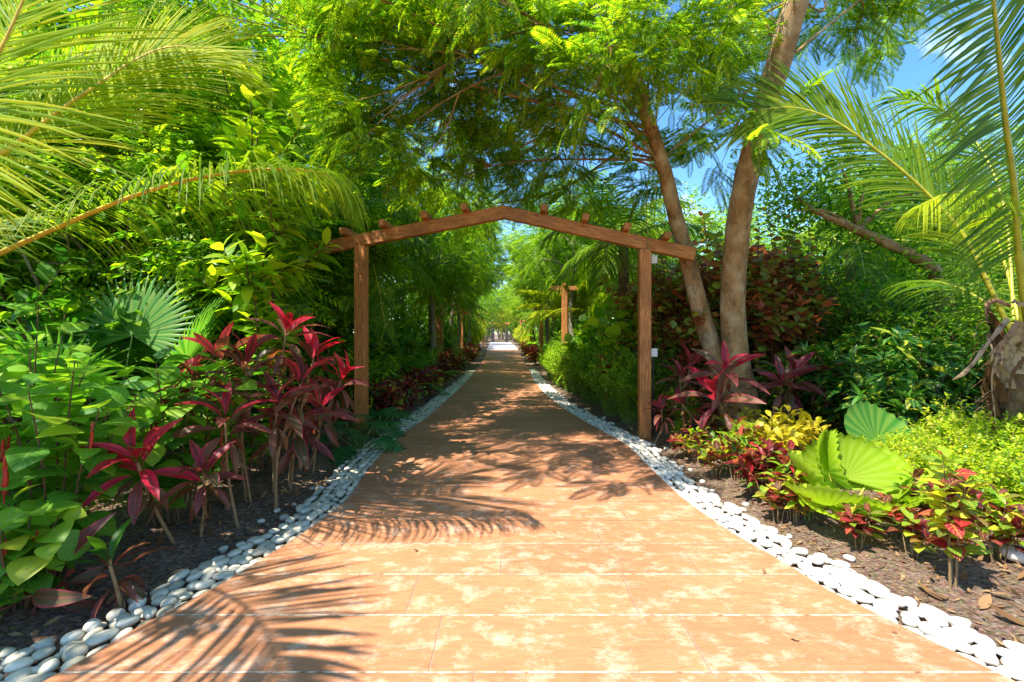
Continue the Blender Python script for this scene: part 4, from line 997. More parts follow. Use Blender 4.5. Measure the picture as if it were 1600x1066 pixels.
# ------------------------------------------------------------------ palms
lp = thing('coconut_palm', 'young coconut palm at the left edge, its long fronds reaching over the path', 'palm', (-4.35, 2.9, 0))
mt = MB(); tube(mt, cat_rom([(-4.35, 2.9, -.1), (-4.38, 2.9, .7), (-4.3, 2.9, 1.35)], 10), np.linspace(.2, .15, 10), 12); mt.build('trunk', M['bark_palm'], lp)
cr = np.array([-4.3, 2.9, 1.35])
frond(lp, [cr, P(-60, 428, 2.85), P(75, 362, 2.85), P(220, 302, 2.85), P(330, 274, 2.85), P(430, 264, 2.85), P(505, 272, 2.85), P(545, 300, 2.85)], .58, 150, 'palm', 1, droop=.8, width=.014, rad=.02, lift=.0, sides=(1, .75), upv=(0, .3, 1), start=.3, rmat='rachis_orange')
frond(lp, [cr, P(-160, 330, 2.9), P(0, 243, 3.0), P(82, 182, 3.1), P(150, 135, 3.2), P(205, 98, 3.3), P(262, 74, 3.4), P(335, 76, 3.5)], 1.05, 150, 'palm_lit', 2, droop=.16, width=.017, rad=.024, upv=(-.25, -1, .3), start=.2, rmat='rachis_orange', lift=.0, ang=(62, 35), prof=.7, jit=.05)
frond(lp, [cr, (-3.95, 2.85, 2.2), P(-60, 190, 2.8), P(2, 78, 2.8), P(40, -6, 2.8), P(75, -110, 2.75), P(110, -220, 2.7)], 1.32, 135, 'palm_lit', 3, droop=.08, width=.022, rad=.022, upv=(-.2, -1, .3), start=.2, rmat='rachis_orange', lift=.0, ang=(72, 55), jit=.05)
frond(lp, [cr, (-4.0, 2.3, 2.4), (-3.6, 1.7, 3.1), (-3.2, 1.3, 3.4), (-2.8, .95, 3.35), (-2.45, .65, 3.1)], .8, 60, 'palm', 4, droop=.3, width=.032, rad=.022, start=.25)
frond(lp, [cr, (-4.5, 3.6, 2.2), P(-10, 150, 4.6), P(90, 100, 4.9), P(210, 60, 5.1), P(320, 40, 5.3)], .8, 90, 'palm', 5, droop=.3, width=.02, rad=.02, start=.3)
for k_, (dx, dy, dz) in enumerate(((-1.6, .6, .8), (-1.2, -1.2, 1.2), (-.3, 1.5, 1.6), (.5, -1.4, .6), (-1.6, -.2, 1.6))):
    q = [cr + np.array([dx, dy, 0]) * s_ * 1.3 + np.array([0, 0, dz]) * (s_ * 1.8 - s_ ** 2) for s_ in np.linspace(0, 1, 5)]; frond(lp, q, .6, 50, 'palm', 40 + k_, droop=.5, width=.028)

rp = thing('coconut_palm', 'young coconut palm at the right edge with brown torn fibre round its trunk', 'palm', (4.72, 4.2, 0))
c2 = np.array([4.70, 4.2, 1.72]); mt = MB(); tube(mt, cat_rom([(4.75, 4.2, -.1), (4.74, 4.2, .8), (4.70, 4.2, 1.25)], 12), np.interp(np.linspace(0, 1, 12), [0, .6, 1], [.21, .19, .16]), 14, knobs=.05, rs=rs); mt.build('trunk', M['bark_palm'], rp)
rs3 = np.random.RandomState(4); mb = MB()
def ribbon(mb, pts, w, n=14, mi=0):
    p = cat_rom(pts, n); T = nrm(np.gradient(p, axis=0)); sd = nrm(np.cross(T, [.3, -.9, .2]) + rs3.normal(0, .12, (n, 3))); ww = (w * np.interp(np.linspace(0, 1, n), [0, .3, .8, 1], [1, .8, .6, .1]) * rs3.uniform(.75, 1.2, n))[:, None]
    V = np.stack([p - sd * ww, p + T * 0 + np.cross(sd, T) * ww * .5, p + sd * ww], 1).reshape(-1, 3); q = np.arange(n - 1)[:, None] * 3 + np.array([0, 1])[None]; q = q.ravel()
    mb.add(V, np.stack([q, q + 1, q + 4, q + 3], 1), np.tile([[0, 0], [.5, .5], [1, 1]], (n, 1)), mi)


for i in range(22):     # overlapping dry leaf bases clasping the trunk
    a0 = i * 2.2 + rs3.uniform(-.3, .3); z0 = .55 + i * .045; sp_ = rs3.uniform(.9, 1.5); hh = rs3.uniform(.28, .45); r0 = .205 - i * .0015; na, nz = 13, 7; V = []; UV = []
    for iz in range(nz):
        for ia in range(na):
            u = ia / (na - 1.); v = iz / (nz - 1.); taper = 1 - .55 * v ** 1.5; a_ = a0 + (u - .5) * sp_ * taper; rr = r0 + .012 + .06 * v ** 2 + rs3.uniform(-.004, .006); zz = z0 + hh * v * (1 - .25 * abs(u - .5) * 2) + (rs3.uniform(-.03, .03) if iz == nz - 1 else 0)
            V.append((4.72 + math.cos(a_) * rr, 4.2 + math.sin(a_) * rr, zz)); UV.append((u, v))
    q = (np.arange(nz - 1)[:, None] * na + np.arange(na - 1)[None]).ravel(); mb.add(V, np.stack([q, q + 1, q + na + 1, q + na], 1), UV)
sheath = mb.build('fibre_sheath', M['sheath'], rp)
mb = MB()
for pts, w in (([P(1578, 478, 4.05), P(1556, 470, 3.98), P(1541, 480, 3.96), P(1543, 512, 3.95)], .028), ([P(1574, 500, 3.98), P(1545, 535, 3.9), P(1512, 578, 3.86), P(1488, 594, 3.86)], .03), ([P(1568, 535, 3.95), P(1550, 590, 3.9), P(1556, 660, 3.9)], .02), ([P(1590, 505, 3.93), P(1572, 530, 3.86), P(1545, 556, 3.84)], .04), ([P(1582, 470, 4.0), P(1600, 476, 3.95), P(1625, 470, 3.9)], .035), ([P(1600, 560, 3.92), P(1580, 590, 3.88), P(1576, 640, 3.9)], .025)):
    ribbon(mb, pts, w)
for i in range(90):
    a = rs3.uniform(0, 6.28); s = np.array([4.72 + math.cos(a) * .18, 4.2 + math.sin(a) * .18, rs3.uniform(.8, 1.6)]); e = s + np.array([math.cos(a), math.sin(a), 0]) * rs3.uniform(.05, .2) - (0, 0, rs3.uniform(.05, .3)); tube(mb, cat_rom([s, (s + e) / 2 + rs3.normal(0, .04, 3) + (0, 0, .05), e], 6), .0025, 3)
mb.build('dead_stalk', M['sheath'], rp)
frond(rp, [c2 - (.02, .1, .35), P(1592, 400, 3.9), P(1585, 300, 3.7), P(1572, 200, 3.5), P(1562, 100, 3.3), P(1552, 0, 3.1), P(1540, -130, 2.9), P(1515, -280, 2.7)], .98, 125, 'palm', 11, droop=.12, width=.028, rad=.032, upv=(0, -1, .25), start=.15, ang=(86, 70), jit=.05, lift=.02, rmat='rachis')
frond(rp, [c2 - (.05, 0, .3), P(1535, 425, 4.2), P(1500, 360, 4.25), P(1430, 285, 4.3), P(1350, 220, 4.35), P(1290, 182, 4.4), P(1235, 168, 4.45), P(1185, 172, 4.5)], .95, 140, 'palm', 12, droop=.2, width=.026, rad=.024, upv=(.2, -1, .2), start=.15, ang=(55, 30), sides=(1, .85), lift=.0, jit=.05)
frond(rp, [c2 - (0, -.05, .3), P(1570, 330, 4.7), P(1530, 230, 5.0), P(1470, 170, 5.2), P(1400, 150, 5.3)], .7, 70, 'palm', 13, droop=.6, width=.026, start=.25)
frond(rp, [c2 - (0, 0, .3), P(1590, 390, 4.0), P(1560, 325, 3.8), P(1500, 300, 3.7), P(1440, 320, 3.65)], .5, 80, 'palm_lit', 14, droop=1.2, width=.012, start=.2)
for k_, (dx, dy, dz) in enumerate(((1.6, .4, 1.5), (1.0, 1.4, 1.8), (.5, 1.6, .8), (1.4, -1.0, 1.0))):
    q = [c2 - (0, 0, .2) + np.array([dx, dy, 0]) * s_ * 1.2 + np.array([0, 0, dz]) * (s_ * 1.8 - s_ ** 2) for s_ in np.linspace(0, 1, 5)]; frond(rp, q, .6, 50, 'palm', 60 + k_, droop=.5, width=.03)

PA = Proto(palm('coconut_palm', 'x', 3.4, 13, 2.5, .75, 46, 'palm', 5, tr=.12, droop=.9, bend=.55, width=.035))
PB = Proto(palm('areca_palm', 'x', 1.6, 14, 2.1, .5, 36, 'palm_lit', 9, tr=.05, droop=.35, bend=.45, width=.035, el=(85, 20), trunk_mat='stem_green'))
for pr, x, y, sc, rz, lab in ((PA, -3.35, 10.2, 1.0, .3, 'coconut palm whose drooping fronds hang behind the left arch post'), (PA, -2.75, 15.5, .82, 2.0, 'palm hanging a drooping frond over the second left post'), (PA, 2.35, 9.6, 1.02, 4.0, 'dark coconut palm behind the right end of the arch'), (PA, 3.6, 12.6, 1.1, 1.0, 'coconut palm between the arch and the leaning stems'),
                          (PB, 2.1, 17.3, 1.25, 0, 'yellow green areca palm behind the nearer T shaped post'), (PB, 3.3, 16.2, 1.3, 2, 'bright areca palm right of the nearer T shaped post'), (PB, 2.3, 24.5, 1.4, 1, 'sunlit areca palm beside the sunlit slender post'), (PA, 7.6, 10.2, 1.0, 1.2, 'coconut palm lost among the trees behind the copper shrub'), (PB, -4.9, 9.2, 1.3, 1.5, 'areca palm in the shade behind the left arch post'),
                          (PA, 1.9, 31, .8, 2, 'far palm right of the path under the trees'), (PA, -3.2, 30, .9, .4, 'far palm left of the path under the trees')):
    pr.put((x, y, 0), rz, sc, lab, 'palms among the trees')

# fan palms
T_FAN = fan_blade(1, 34, R(235), .012, .1, 0, .55); T_DISC = fan_blade(1, 18, R(205), .075, .42, .07); T_DISC2 = fan_blade(1, 20, R(290), .04, .2, .05)
def fan_leaves(seed, n, sl, bs, e0=75, e1=15):
    r = np.random.RandomState(seed); return [((i * 137.5 + r.uniform(-15, 15)) % 360, e0 + (e1 - e0) * i / (n - 1), sl * r.uniform(.85, 1.1), bs * r.uniform(.85, 1.08), (e0 + (e1 - e0) * i / (n - 1)) * .85 - 5) for i in range(n)]


fan_palm('fan_palm', 'fan palm with stiff ribbed fans behind the broad leaved bush on the left', P(165, 640, 4.4) * (1, 1, 0), [(80, 80, 1.5, .78, 72), (20, 62, 1.4, .75, 62), (-20, 45, 1.2, .7, 40), (150, 64, 1.4, .75, 62), (200, 45, 1.2, .7, 40), (-80, 60, 1.2, .7, 55), (100, 60, 1.4, .7, 50), (-60, 30, 1.1, .65, 20)], 3, T_FAN, 'fan_dark', 'stem_green')
FP = Proto(fan_palm('fan_palm', 'x', (0, 0, 0), fan_leaves(5, 12, 1.0, .75), 5, T_FAN, 'fan_dark', 'stem_green'))
for x, y, sc, lab in ((1.95, 10.6, .95, 'dark green fan palm behind the hedge, right of the nearer T shaped post'), (2.6, 11.2, .85, 'dark fan palm behind the hedge beside the arch post'), (-5.6, 4.6, 1.3, 'tall fan palm at the left edge'), (-3.1, 12.6, 1.1, 'fan palm in the shade on the left beyond the arch')):
    FP.put((x + (.55 if x > 0 else 0), y, 0), rs.uniform(0, 6), sc, lab, 'fan palms')
lc = G(1322, 822); lc[2] = 0
fan_palm('licuala_palm', 'bright yellow green palm with big round pleated leaves in the right bed', lc, [(115, 70, .38, .36, 70), (165, 52, .36, .32, 44), (18, 54, .36, .35, 48), (-118, 44, .18, .26, 24), (-62, 42, .3, .27, 16), (205, 38, .32, .30, 24), (58, 66, .36, .36, 74), (-22, 34, .42, .26, 8), (-4, 40, .38, .30, 24),  (145, 76, .42, .33, 80), (80, 50, .3, .32, 52), (-150, 30, .3, .24, 8)], 7, T_DISC, 'fan')
lc2 = G(1405, 760); lc2[2] = 0
fan_palm('licuala_palm', 'darker round leaved fan palm in the shade behind the bright one', lc2, [(100, 60, .45, .42, 60), (20, 40, .35, .36, 30), (170, 35, .3, .36, 20), (-90, 25, .3, .32, 10)], 8, T_DISC2, 'fan_dark')

# ------------------------------------------------------------------ cordylines
def gz(x, y): return float(ground_z(np.array(float(x)), np.array(float(y))))
def foot(px, py): g = G(px, py); g[2] = gz(g[0], g[1]); return g


TI = 'cordylines in the left bed'
ti_plant('cordyline', 'small crimson cordyline leaning over the left pebbles, lowest of the left cordylines', foot(282, 850), [P(214, 722, 2.9)], 31, .43, 17, TI, ('leaf_crimson', 'leaf_crimson', 'leaf_red'), .013)
for i, (lab, ft, tops, L) in enumerate([
    ('tall cordyline with an upright pink shoot, highest of the left cluster', (440, 770), [(447, 520, 4.3), (490, 560, 4.5)], .44),
    ('cordyline left of the tallest one with spread maroon leaves', (395, 790), [(385, 575, 3.95), (345, 560, 4.2)], .42),
    ('cordyline at the front of the left cluster with pink young leaves', (375, 815), [(352, 655, 3.45)], .40),
    ('cordyline in the middle of the left cluster with old bronze leaves', (425, 792), [(432, 635, 3.8), (470, 600, 4.0)], .42),
    ('cordyline touching the left arch post with a bright magenta shoot', (505, 735), [(533, 595, 4.8), (500, 640, 4.6)], .42),
    ('low cordyline with hanging brown leaves under the left cluster', (330, 840), [(318, 740, 3.2)], .32),
    ('cordyline with dull maroon leaves behind the small crimson one', (300, 800), [(300, 590, 3.9), (262, 640, 3.9)], .36),
    ('cordyline at the right of the left cluster with drooping bronze leaves', (452, 760), [(462, 670, 4.1)], .40)]):
    ti_plant('cordyline', lab, foot(*ft), [P(*t) for t in tops], 50 + i, L, 17, TI, ('leaf_red', 'leaf_crimson' if i in (0, 2, 4) else 'leaf_pink', 'leaf_old'))
ti_plant('cordyline', 'low cordyline with green and purple leaves lying on the bottom left pebbles', foot(165, 985) * (1, 1, 1) + (-.1, .3, 0), [P(172, 884, 2.5)], 71, .30, 13, TI, ('leaf_old', 'leaf_dark', 'leaf_red'))
ti_plant('cordyline', 'magenta stalked cordyline in the bottom left corner', foot(12, 1000) + (-.2, .35, 0), [P(20, 935, 2.35)], 72, .42, 13, TI, ('leaf_red', 'leaf_dark', 'leaf_red'))
ti_plant('cordyline', 'dark purple cordyline between the bottom left corner and the pebbles', foot(90, 985) + (-.1, .4, 0), [P(95, 930, 2.6)], 73, .34, 11, TI, ('leaf_red', 'leaf_dark', 'leaf_old'))
TR = 'cordylines in the right bed'
for i, (lab, ft, tops, L) in enumerate([
    ('tall cordyline in front of the leaning stems with an upright crimson shoot', (1152, 705), [(1134, 582, 5.5), (1120, 620, 5.4)], .50),
    ('wide maroon cordyline right of the leaning stems', (1225, 690), [(1222, 600, 6.0), (1240, 590, 6.0)], .50),
    ('purple cordyline beyond the wide maroon one', (1285, 690), [(1286, 590, 6.1)], .42),
    ('cordyline just right of the right arch post', (1065, 690), [(1062, 590, 6.3), (1078, 575, 6.5)], .42),
    ('small crimson cordyline low beside the right arch post', (1085, 705), [(1066, 632, 5.9)], .30),
    ('orange red cordyline left of the right arch post above the hedge', (965, 640), [(960, 582, 8.3)], .5),
    ('pinkish cordyline half hidden behind the low crotons', (1115, 720), [(1105, 655, 5.6)], .28),
    ('green and purple young cordyline behind the right arch post', (1030, 690), [(1034, 640, 6.1)], .34)]):
    ti_plant('cordyline', lab, foot(*ft), [P(*t) for t in tops], 90 + i, L, 17, TR, ('leaf_red', 'leaf_crimson' if i in (0, 4, 5) else 'leaf_pink', 'leaf_red' if i % 2 else 'leaf_old'))

# ------------------------------------------------------------------ near left bush with broad leaves and red catkins
def catkin_bush(label, loc, seed, H, sp, stems, ll=.2):
    t = shrub('chenille_bush', label, 'bush', stems, H, sp, leaf_tpl(.76, 7, .38, .12, .3, pet=.16, cols=5), ll * 1.12, 15, [('leaf_big', 1)], seed, 'broad leaved bushes on the left', 'stem_brown', .2, up=.15, srad=.008, loc=loc, droop=.1)
    return t


for i, (lab, x, y, H, sp, st) in enumerate([
    ('broad leaved bush filling the left edge, its leaves catching stripes of sun', -2.75, 2.75, 1.45, .42, 10), ('broad leaved bush behind the small crimson cordyline', -2.65, 3.55, 1.4, .55, 12), ('broad leaved bush with red catkins under the fan palm', -3.4, 3.2, 1.75, .6, 12),
    ('low broad leaved bush above the bottom left pebbles', -2.66, 2.45, .62, .22, 6), ('broad leaved bush in the shade behind the cordyline cluster', -2.75, 4.6, 1.25, .6, 11)]):
    t = catkin_bush(lab, (x, y, gz(x, y)), 120 + i, H, sp, st, .19 if i < 3 else .16); r = np.random.RandomState(i)
    for k in range(6):
        a = r.uniform(0, 6.28); q = np.array([x + math.cos(a) * sp * .6, y + math.sin(a) * sp * .6, H * r.uniform(.4, .7)]); mb = MB(); tube(mb, cat_rom([q + (0, 0, .02), q - (0, 0, .06), q - (.01, 0, .14), q - (.015, 0, .2)], 16), np.interp(np.linspace(0, 1, 16), [0, .15, .7, 1], [.002, .008, .007, .002]), 8, knobs=.35, rs=r); mb.build('catkin', M['red_flower'], t)

# ------------------------------------------------------------------ shrub kinds
U1 = Proto(shrub('broad_leaved_shrub', 'x', 'shrub', 16, 1.7, .85, T_OV4, .22, 16, [('leaf_dark', .6), ('leaf_mid', .4)], 201, branch=2, srad=.012))
U1b = Proto(shrub('broad_leaved_shrub', 'x', 'shrub', 15, 1.5, .8, T_LAN, .3, 18, [('leaf_mid', .7), ('leaf_bright', .3)], 211, branch=2, srad=.012))
U2 = Proto(shrub('small_leaved_shrub', 'x', 'shrub', 40, 1.9, 1.0, quad_leaf(.5), .08, 30, [('leaf_dark', .4), ('leaf_mid', .5), ('leaf_bright', .1)], 202, branch=5, start=.1))
U3 = Proto(shrub('hedge_shrub', 'x', 'shrub', 70, .95, .50, quad_leaf(.34), .062, 34, [('leaf_bright', .7), ('leaf_mid', .3)], 203, branch=3, start=.08, up=.8, stem_mat='stem_green', srad=.005))
U4 = Proto(shrub('red_croton', 'x', 'shrub', 12, .62, .38, T_CROT, .16, 15, [('croton_red', .68), ('croton_mix', .2), ('leaf_dark', .12)], 204, stem_mat='stem_tan', up=.6, srad=.006, branch=1))
U5 = Proto(shrub('mixed_croton', 'x', 'shrub', 6, .55, .2, T_CROT, .14, 15, [('croton_mix', .55), ('leaf_bright', .28), ('croton_red', .17)], 205, stem_mat='stem_tan', up=.55, srad=.006, start=.4))
U5b = Proto(shrub('mixed_croton', 'x', 'shrub', 5, .42, .17, leaf_tpl(.5, 4, .5, .2, .3, wave=.15), .12, 12, [('croton_mix', .7), ('croton_red', .3)], 215, stem_mat='stem_tan', up=.4, srad=.005, start=.45))
U5t = Proto(shrub('mixed_croton', 'x', 'shrub', 4, .86, .12, leaf_tpl(.5, 5, .5, .2, .35, wave=.15), .135, 26, [('croton_mix', .6), ('leaf_gold', .3), ('croton_red', .1)], 225, stem_mat='stem_tan', up=.35, srad=.007, start=.28))
U6 = Proto(shrub('gold_dust_croton', 'x', 'shrub', 11, 1.45, .75, leaf_tpl(.24, 5, .45, .25, .4), .34, 21, [('gold_dust', 1)], 206, whorl=7, up=.25, start=.35, branch=2, srad=.012))
U7 = Proto(shrub('copperleaf_shrub', 'x', 'shrub', 20, 2.9, .95, T_ROUND, .14, 34, [('leaf_copper', 1)], 207, branch=6, start=.15, up=.2, srad=.014, droop=.15))
U8 = Proto(shrub('yellow_croton', 'x', 'shrub', 12, .85, .42, T_CROT, .24, 13, 'croton_yellow', 208, stem_mat='stem_tan', up=.6, srad=.008))
U9 = Proto(shrub('golden_bush', 'x', 'shrub', 44, .72, .55, quad_leaf(.6, .1), .048, 26, [('leaf_gold', .65), ('leaf_bright', .35)], 209, branch=5, start=.15, up=.3, stem_mat='stem_tan', srad=.005))
U10 = Proto(shrub('yellow_bush', 'x', 'shrub', 26, 1.8, .8, T_OV2, .16, 24, [('leaf_gold', .6), ('croton_yellow', .4)], 210, branch=3))
U11 = Proto(shrub('sea_grape', 'x', 'shrub', 11, 2.4, .9, T_ROUND, .24, 13, [('leaf_mid', .6), ('leaf_bright', .4)], 212, branch=2, srad=.016))
U12 = Proto(clump('paddle_leaf_plant', 'x', (0, 0, 0), [((i * 137.5) % 360, 78 - i * 5, .8 + .1 * (i % 3), .85, 70 - i * 11) for i in range(9)], 3, leaf_tpl(.5, 8, .45, .15, .35, cols=5), 'leaf_big'))
U13 = Proto(clump('split_leaf_plant', 'x', (0, 0, 0), [((i * 137.5) % 360, 70 - i * 6, .42 + .05 * (i % 3), .40, 15 - i * 5) for i in range(9)], 4, T_MON, 'monstera', width=1.05))

def put(pr, x, y, sc, lab, grp, rz=None): return pr.put((x, y, gz(x, y) - .01), rs.uniform(0, 6.28) if rz is None else rz, sc, lab, grp)


# left bed, near to far
for pr, px, py, sc, lab in ((U13, 580, 700, .85, 'split leaved monstera at the foot of the left arch post'), (U13, 605, 675, .8, 'split leaved monstera overhanging the pebbles beyond the left post'), (U13, 560, 655, 1.1, 'split leaved monstera behind the left arch post'), (U13, 655, 618, 1.1, 'split leaved monstera behind the red crotons')):
    g = G(px, py); put(pr, g[0] - .15, g[1], sc, lab, 'monsteras in the left bed')
ys_ = [7.9, 8.7, 9.5, 10.3, 11.2, 12.2, 13.3, 14.5, 15.8, 17.2, 18.8, 20.5, 22.5, 24.5, 27, 30]
for i, y in enumerate(ys_):
    for j in range(2):
        yy = y + j * .4; x = float(ex(SL, yy)) - .62 - j * .55
        lab = ['red and yellow croton, nearest of the red row along the left pebbles', 'second croton of the red row, just behind the nearest'][j] if i == 0 else 'dark red croton in the row edging the left of the path'
        put(U4, x, yy, rs.uniform(.8, 1.05) + .012 * yy, lab, 'red crotons edging the left of the path')
for i in range(7): y = 22 + i * 2.2; put(U4, float(ex(SR, y)) + .5, y, 1.4, 'dark red croton at the far right edge of the path', 'red crotons far on the right')
for pr, x, y, sc, lab in ((U1b, -2.95, 8.2, .8, 'bright lance leaved shrub just beyond the left arch post'), (U1b, -2.7, 9.4, .75, 'lance leaved shrub behind the first red crotons'), (U1, -3.6, 7.6, .95, 'dark broad leaved shrub behind the left arch post'), (U1, -3.4, 9.0, 1.0, 'dark shrub under the drooping palm fronds on the left'),
                          (U1, -2.9, 11.0, .9, 'dark broad leaved shrub between the arch and the second left post'), (U1b, -2.7, 12.6, .8, 'glossy shrub at the foot of the second left post'), (U1, -3.1, 14.6, 1.0, 'dark shrub behind the second left post'), (U2, -4.3, 9.8, 1.2, 'dense small leaved shrub in the dark behind the left bed'),
                          (U2, -4.2, 6.3, 1.1, 'dense small leaved shrub behind the left cordylines'), (U2, -5.4, 6.8, 1.2, 'dense small leaved shrub behind the broad leaved bushes'), (U1, -4.6, 4.5, 1.1, 'dark broad leaved shrub below the fan palm'), (U2, -6.6, 6.2, 1.3, 'small leaved shrub at the far left edge'), (U1b, -3.5, 5.2, .8, 'lance leaved shrub in the gap behind the cordyline cluster'), (U11, -4.2, 12.5, 1.1, 'round leaved shrub in the second row on the left')):
    put(pr, x, y, sc, lab, 'shrubs in the left bed')
for i in range(26):
    y = 15 + i * 1.75; x = float(ex(SL, y)) - rs.uniform(1.7, 2.6) - (i % 2) * 1.2; put((U1, U2, U1b, U11)[i % 4], x, y, rs.uniform(.9, 1.3), 'leafy green shrub far down the left bed', 'shrubs far down the left bed')
for i in range(26):
    y = 15 + i * 1.75; x = float(ex(SR, y)) + rs.uniform(1.7, 2.6) + (i % 2) * 1.2; put((U1, U2, U1b, U12)[i % 4], x, y, rs.uniform(.9, 1.25), 'leafy green shrub far down the right bed', 'shrubs far down the right bed')
for i in range(15):
    y = 6.5 + i * 1.1 + rs.uniform(-.4, .4); put((U2, U1)[i % 2], -5.6 - (i % 3) * 1.1 - .25 * max(0, y - 10), y, rs.uniform(1.1, 1.5), 'tall green shrub deep in the shade on the left', 'shrubs deep in the left planting')
for i, (x, y, sc) in enumerate([(9.5, 8.6, 1.9), (11.5, 10.2, 2.2), (8.2, 6.6, 1.5), (13, 12.5, 2.4), (9.2, 11.5, 1.9), (15, 9, 2.4), (-12, 8, 2.2), (-10, 6, 2), (16, 15, 2.8), (-16, 10, 2.6)]): put(U2, x, y, sc, 'very tall dense shrub screening the ' + ('right' if x > 0 else 'left') + ' side of the garden', 'tall screening shrubs')
for i in range(17):
    y = 8.2 + i * .9 + rs.uniform(-.4, .4); put((U2, U1)[i % 2], 5.4 + (i % 4) * 1.3 + .15 * max(0, y - 10), y, rs.uniform(1.0, 1.4), 'tall green shrub deep in the shade on the right', 'shrubs deep in the right planting')
for i, (x, y, sc) in enumerate([(-3.5, 40, 1.5), (-3.3, 37, 1.4), (-3.6, 43.5, 1.5), (-3.7, 47, 1.7), (-4.6, 41, 1.9), (-4.2, 51, 1.9), (-4.8, 45, 2.1)]): put(U10, x, y, sc, 'yellow leaved bush at the far left end of the path', 'yellow bushes far on the left')
for i, (x, y, sc) in enumerate([(1.35, 40, .7), (1.2, 47, 1.1), (1.1, 53, 1.3), (1.4, 44, 1.0), (1.1, 60, 1.3)]): put(U10, x, y, sc, 'lime yellow bush at the far right end of the path', 'yellow bushes far on the right')

for i, (x, y, sc) in enumerate([(-7, 84, 3), (-5, 80, 2.6), (.8, 80, 2.6), (3.4, 84, 3), (-2.9, 120, 3.2), (-.6, 120, 3), (6, 80, 3), (-10, 80, 3), (1.5, 118, 3.2), (-5.5, 118, 3.4)]): put(U2, x, y, sc, 'far bush around the gateway at the end of the path', 'bushes around the far gateway')
tree('flowering_vine', 'yellow and orange flowering vine arching over the far end of the path', 'vine', 4.2, .09, (1.6, 0, 3.9, 3.6, 1.2, 1.5), T_OV2, .22, 620, 8, [('leaf_gold', .55), ('croton_yellow', .3), ('leaf_copper', .15)], 301, nb=18, blob_r=.8, loc=(-3.9, 62, 0), limbs=12)
tree('flowering_vine', 'golden vine mounded over the pale pergola left of the far path', 'vine', 3.6, .08, (0, 0, 3.6, 1.7, .9, 1.0), T_OV2, .22, 300, 8, [('leaf_gold', .6), ('croton_yellow', .4)], 302, nb=14, blob_r=.7, loc=(-4.9, 55.6, 0), limbs=10)
# right bed: hedge
for i, (px, py, sc) in enumerate([(985, 660, 1.0), (958, 648, 1.05), (940, 634, 1.05), (922, 628, 1.08), (905, 618, 1.1), (894, 612, 1.1), (880, 605, 1.1), (868, 600, 1.12), (860, 593, 1.1), (972, 640, 1.15), (945, 622, 1.15), (920, 612, 1.15), (900, 604, 1.15), (880, 596, 1.15)]):
    g = G(px, py); x = max(g[0], float(ex(SR, g[1])) + .66 + (.5 if i > 8 else 0)); put(U3, x, g[1], (sc * 1.1, sc * 1.1, sc * 1.1), ['green hedge shrub nearest the right arch post', 'second hedge shrub from the right arch post'][i] if i < 2 else 'small leaved green shrub in the hedge right of the path', 'hedge right of the path')
for pr, x, y, sc, lab, grp in (
    (U7, 4.35, 7.6, 1.0, 'tall copper and red leaved shrub right of the leaning stems', 'copper leaved shrubs'), (U7, 5.2, 8.4, 1.02, 'copper leaved shrub behind the crooked limb', 'copper leaved shrubs'), (U7, 3.3, 7.9, 1.0, 'copper leaved shrub seen between the two leaning stems', 'copper leaved shrubs'), (U7, 2.75, 8.4, .9, 'copper leaved shrub behind the right arch post', 'copper leaved shrubs'),
    (U6, 4.35, 6.0, .95, 'green croton dusted with yellow, right of the wide maroon cordyline', 'gold dusted crotons'), (U6, 4.9, 5.6, 1.0, 'croton with a bright yellow topmost shoot', 'gold dusted crotons'), (U6, 5.6, 6.0, 1.05, 'gold dusted croton beside the palm with torn fibre', 'gold dusted crotons'), (U6, 5.1, 6.6, 1.15, 'gold dusted croton in the second row', 'gold dusted crotons'), (U6, 4.25, 5.3, .75, 'low gold dusted croton behind the round leaved palms', 'gold dusted crotons'),
    (U11, 2.35, 8.6, .95, 'round leaved sea grape left of the right arch post', 'sea grapes'), (U11, 2.1, 11.0, .85, 'round leaved sea grape behind the hedge', 'sea grapes'), (U11, 3.2, 9.6, 1.1, 'round leaved sea grape behind the leaning stems', 'sea grapes'),
    (U2, 6.2, 7.2, 1.1, 'dense small leaved shrub below the crooked limb', 'shrubs in the right bed'), (U2, 7.2, 6.4, 1.1, 'dense small leaved shrub behind the right palm', 'shrubs in the right bed'), (U2, 5.6, 7.8, 1.15, 'dense small leaved shrub behind the gold dusted crotons', 'shrubs in the right bed'), (U2, 7.6, 8.0, 1.2, 'dark small leaved shrub at the right edge', 'shrubs in the right bed'), (U1, 3.9, 6.9, .5, 'low dark shrub at the foot of the leaning stems', 'shrubs in the right bed'), (U2, 6.3, 5.4, .9, 'small leaved shrub right of the torn fibre palm', 'shrubs in the right bed'), (U2, 4.2, 8.8, 1.3, 'dark shrub behind the copper leaved shrubs', 'shrubs in the right bed'), (U2, 2.4, 7.6, .6, 'low small leaved shrub behind the right arch post', 'shrubs in the right bed'), (U1b, 2.55, 7.0, .45, 'low lance leaved shrub right of the right arch post', 'shrubs in the right bed'),
    (U12, 2.75, 12.4, 1.1, 'paddle leaved plant behind the hedge', 'paddle leaved plants'), (U12, 2.9, 17.5, 1.0, 'paddle leaved plant between the two right posts', 'paddle leaved plants'), (U12, 2.2, 29, 1.6, 'large paddle leaved plant over the far red crotons', 'paddle leaved plants'), (U12, 2.9, 10.6, 1.2, 'paddle leaved plant left of the leaning stems', 'paddle leaved plants')):
    put(pr, x, y, sc, lab, grp)
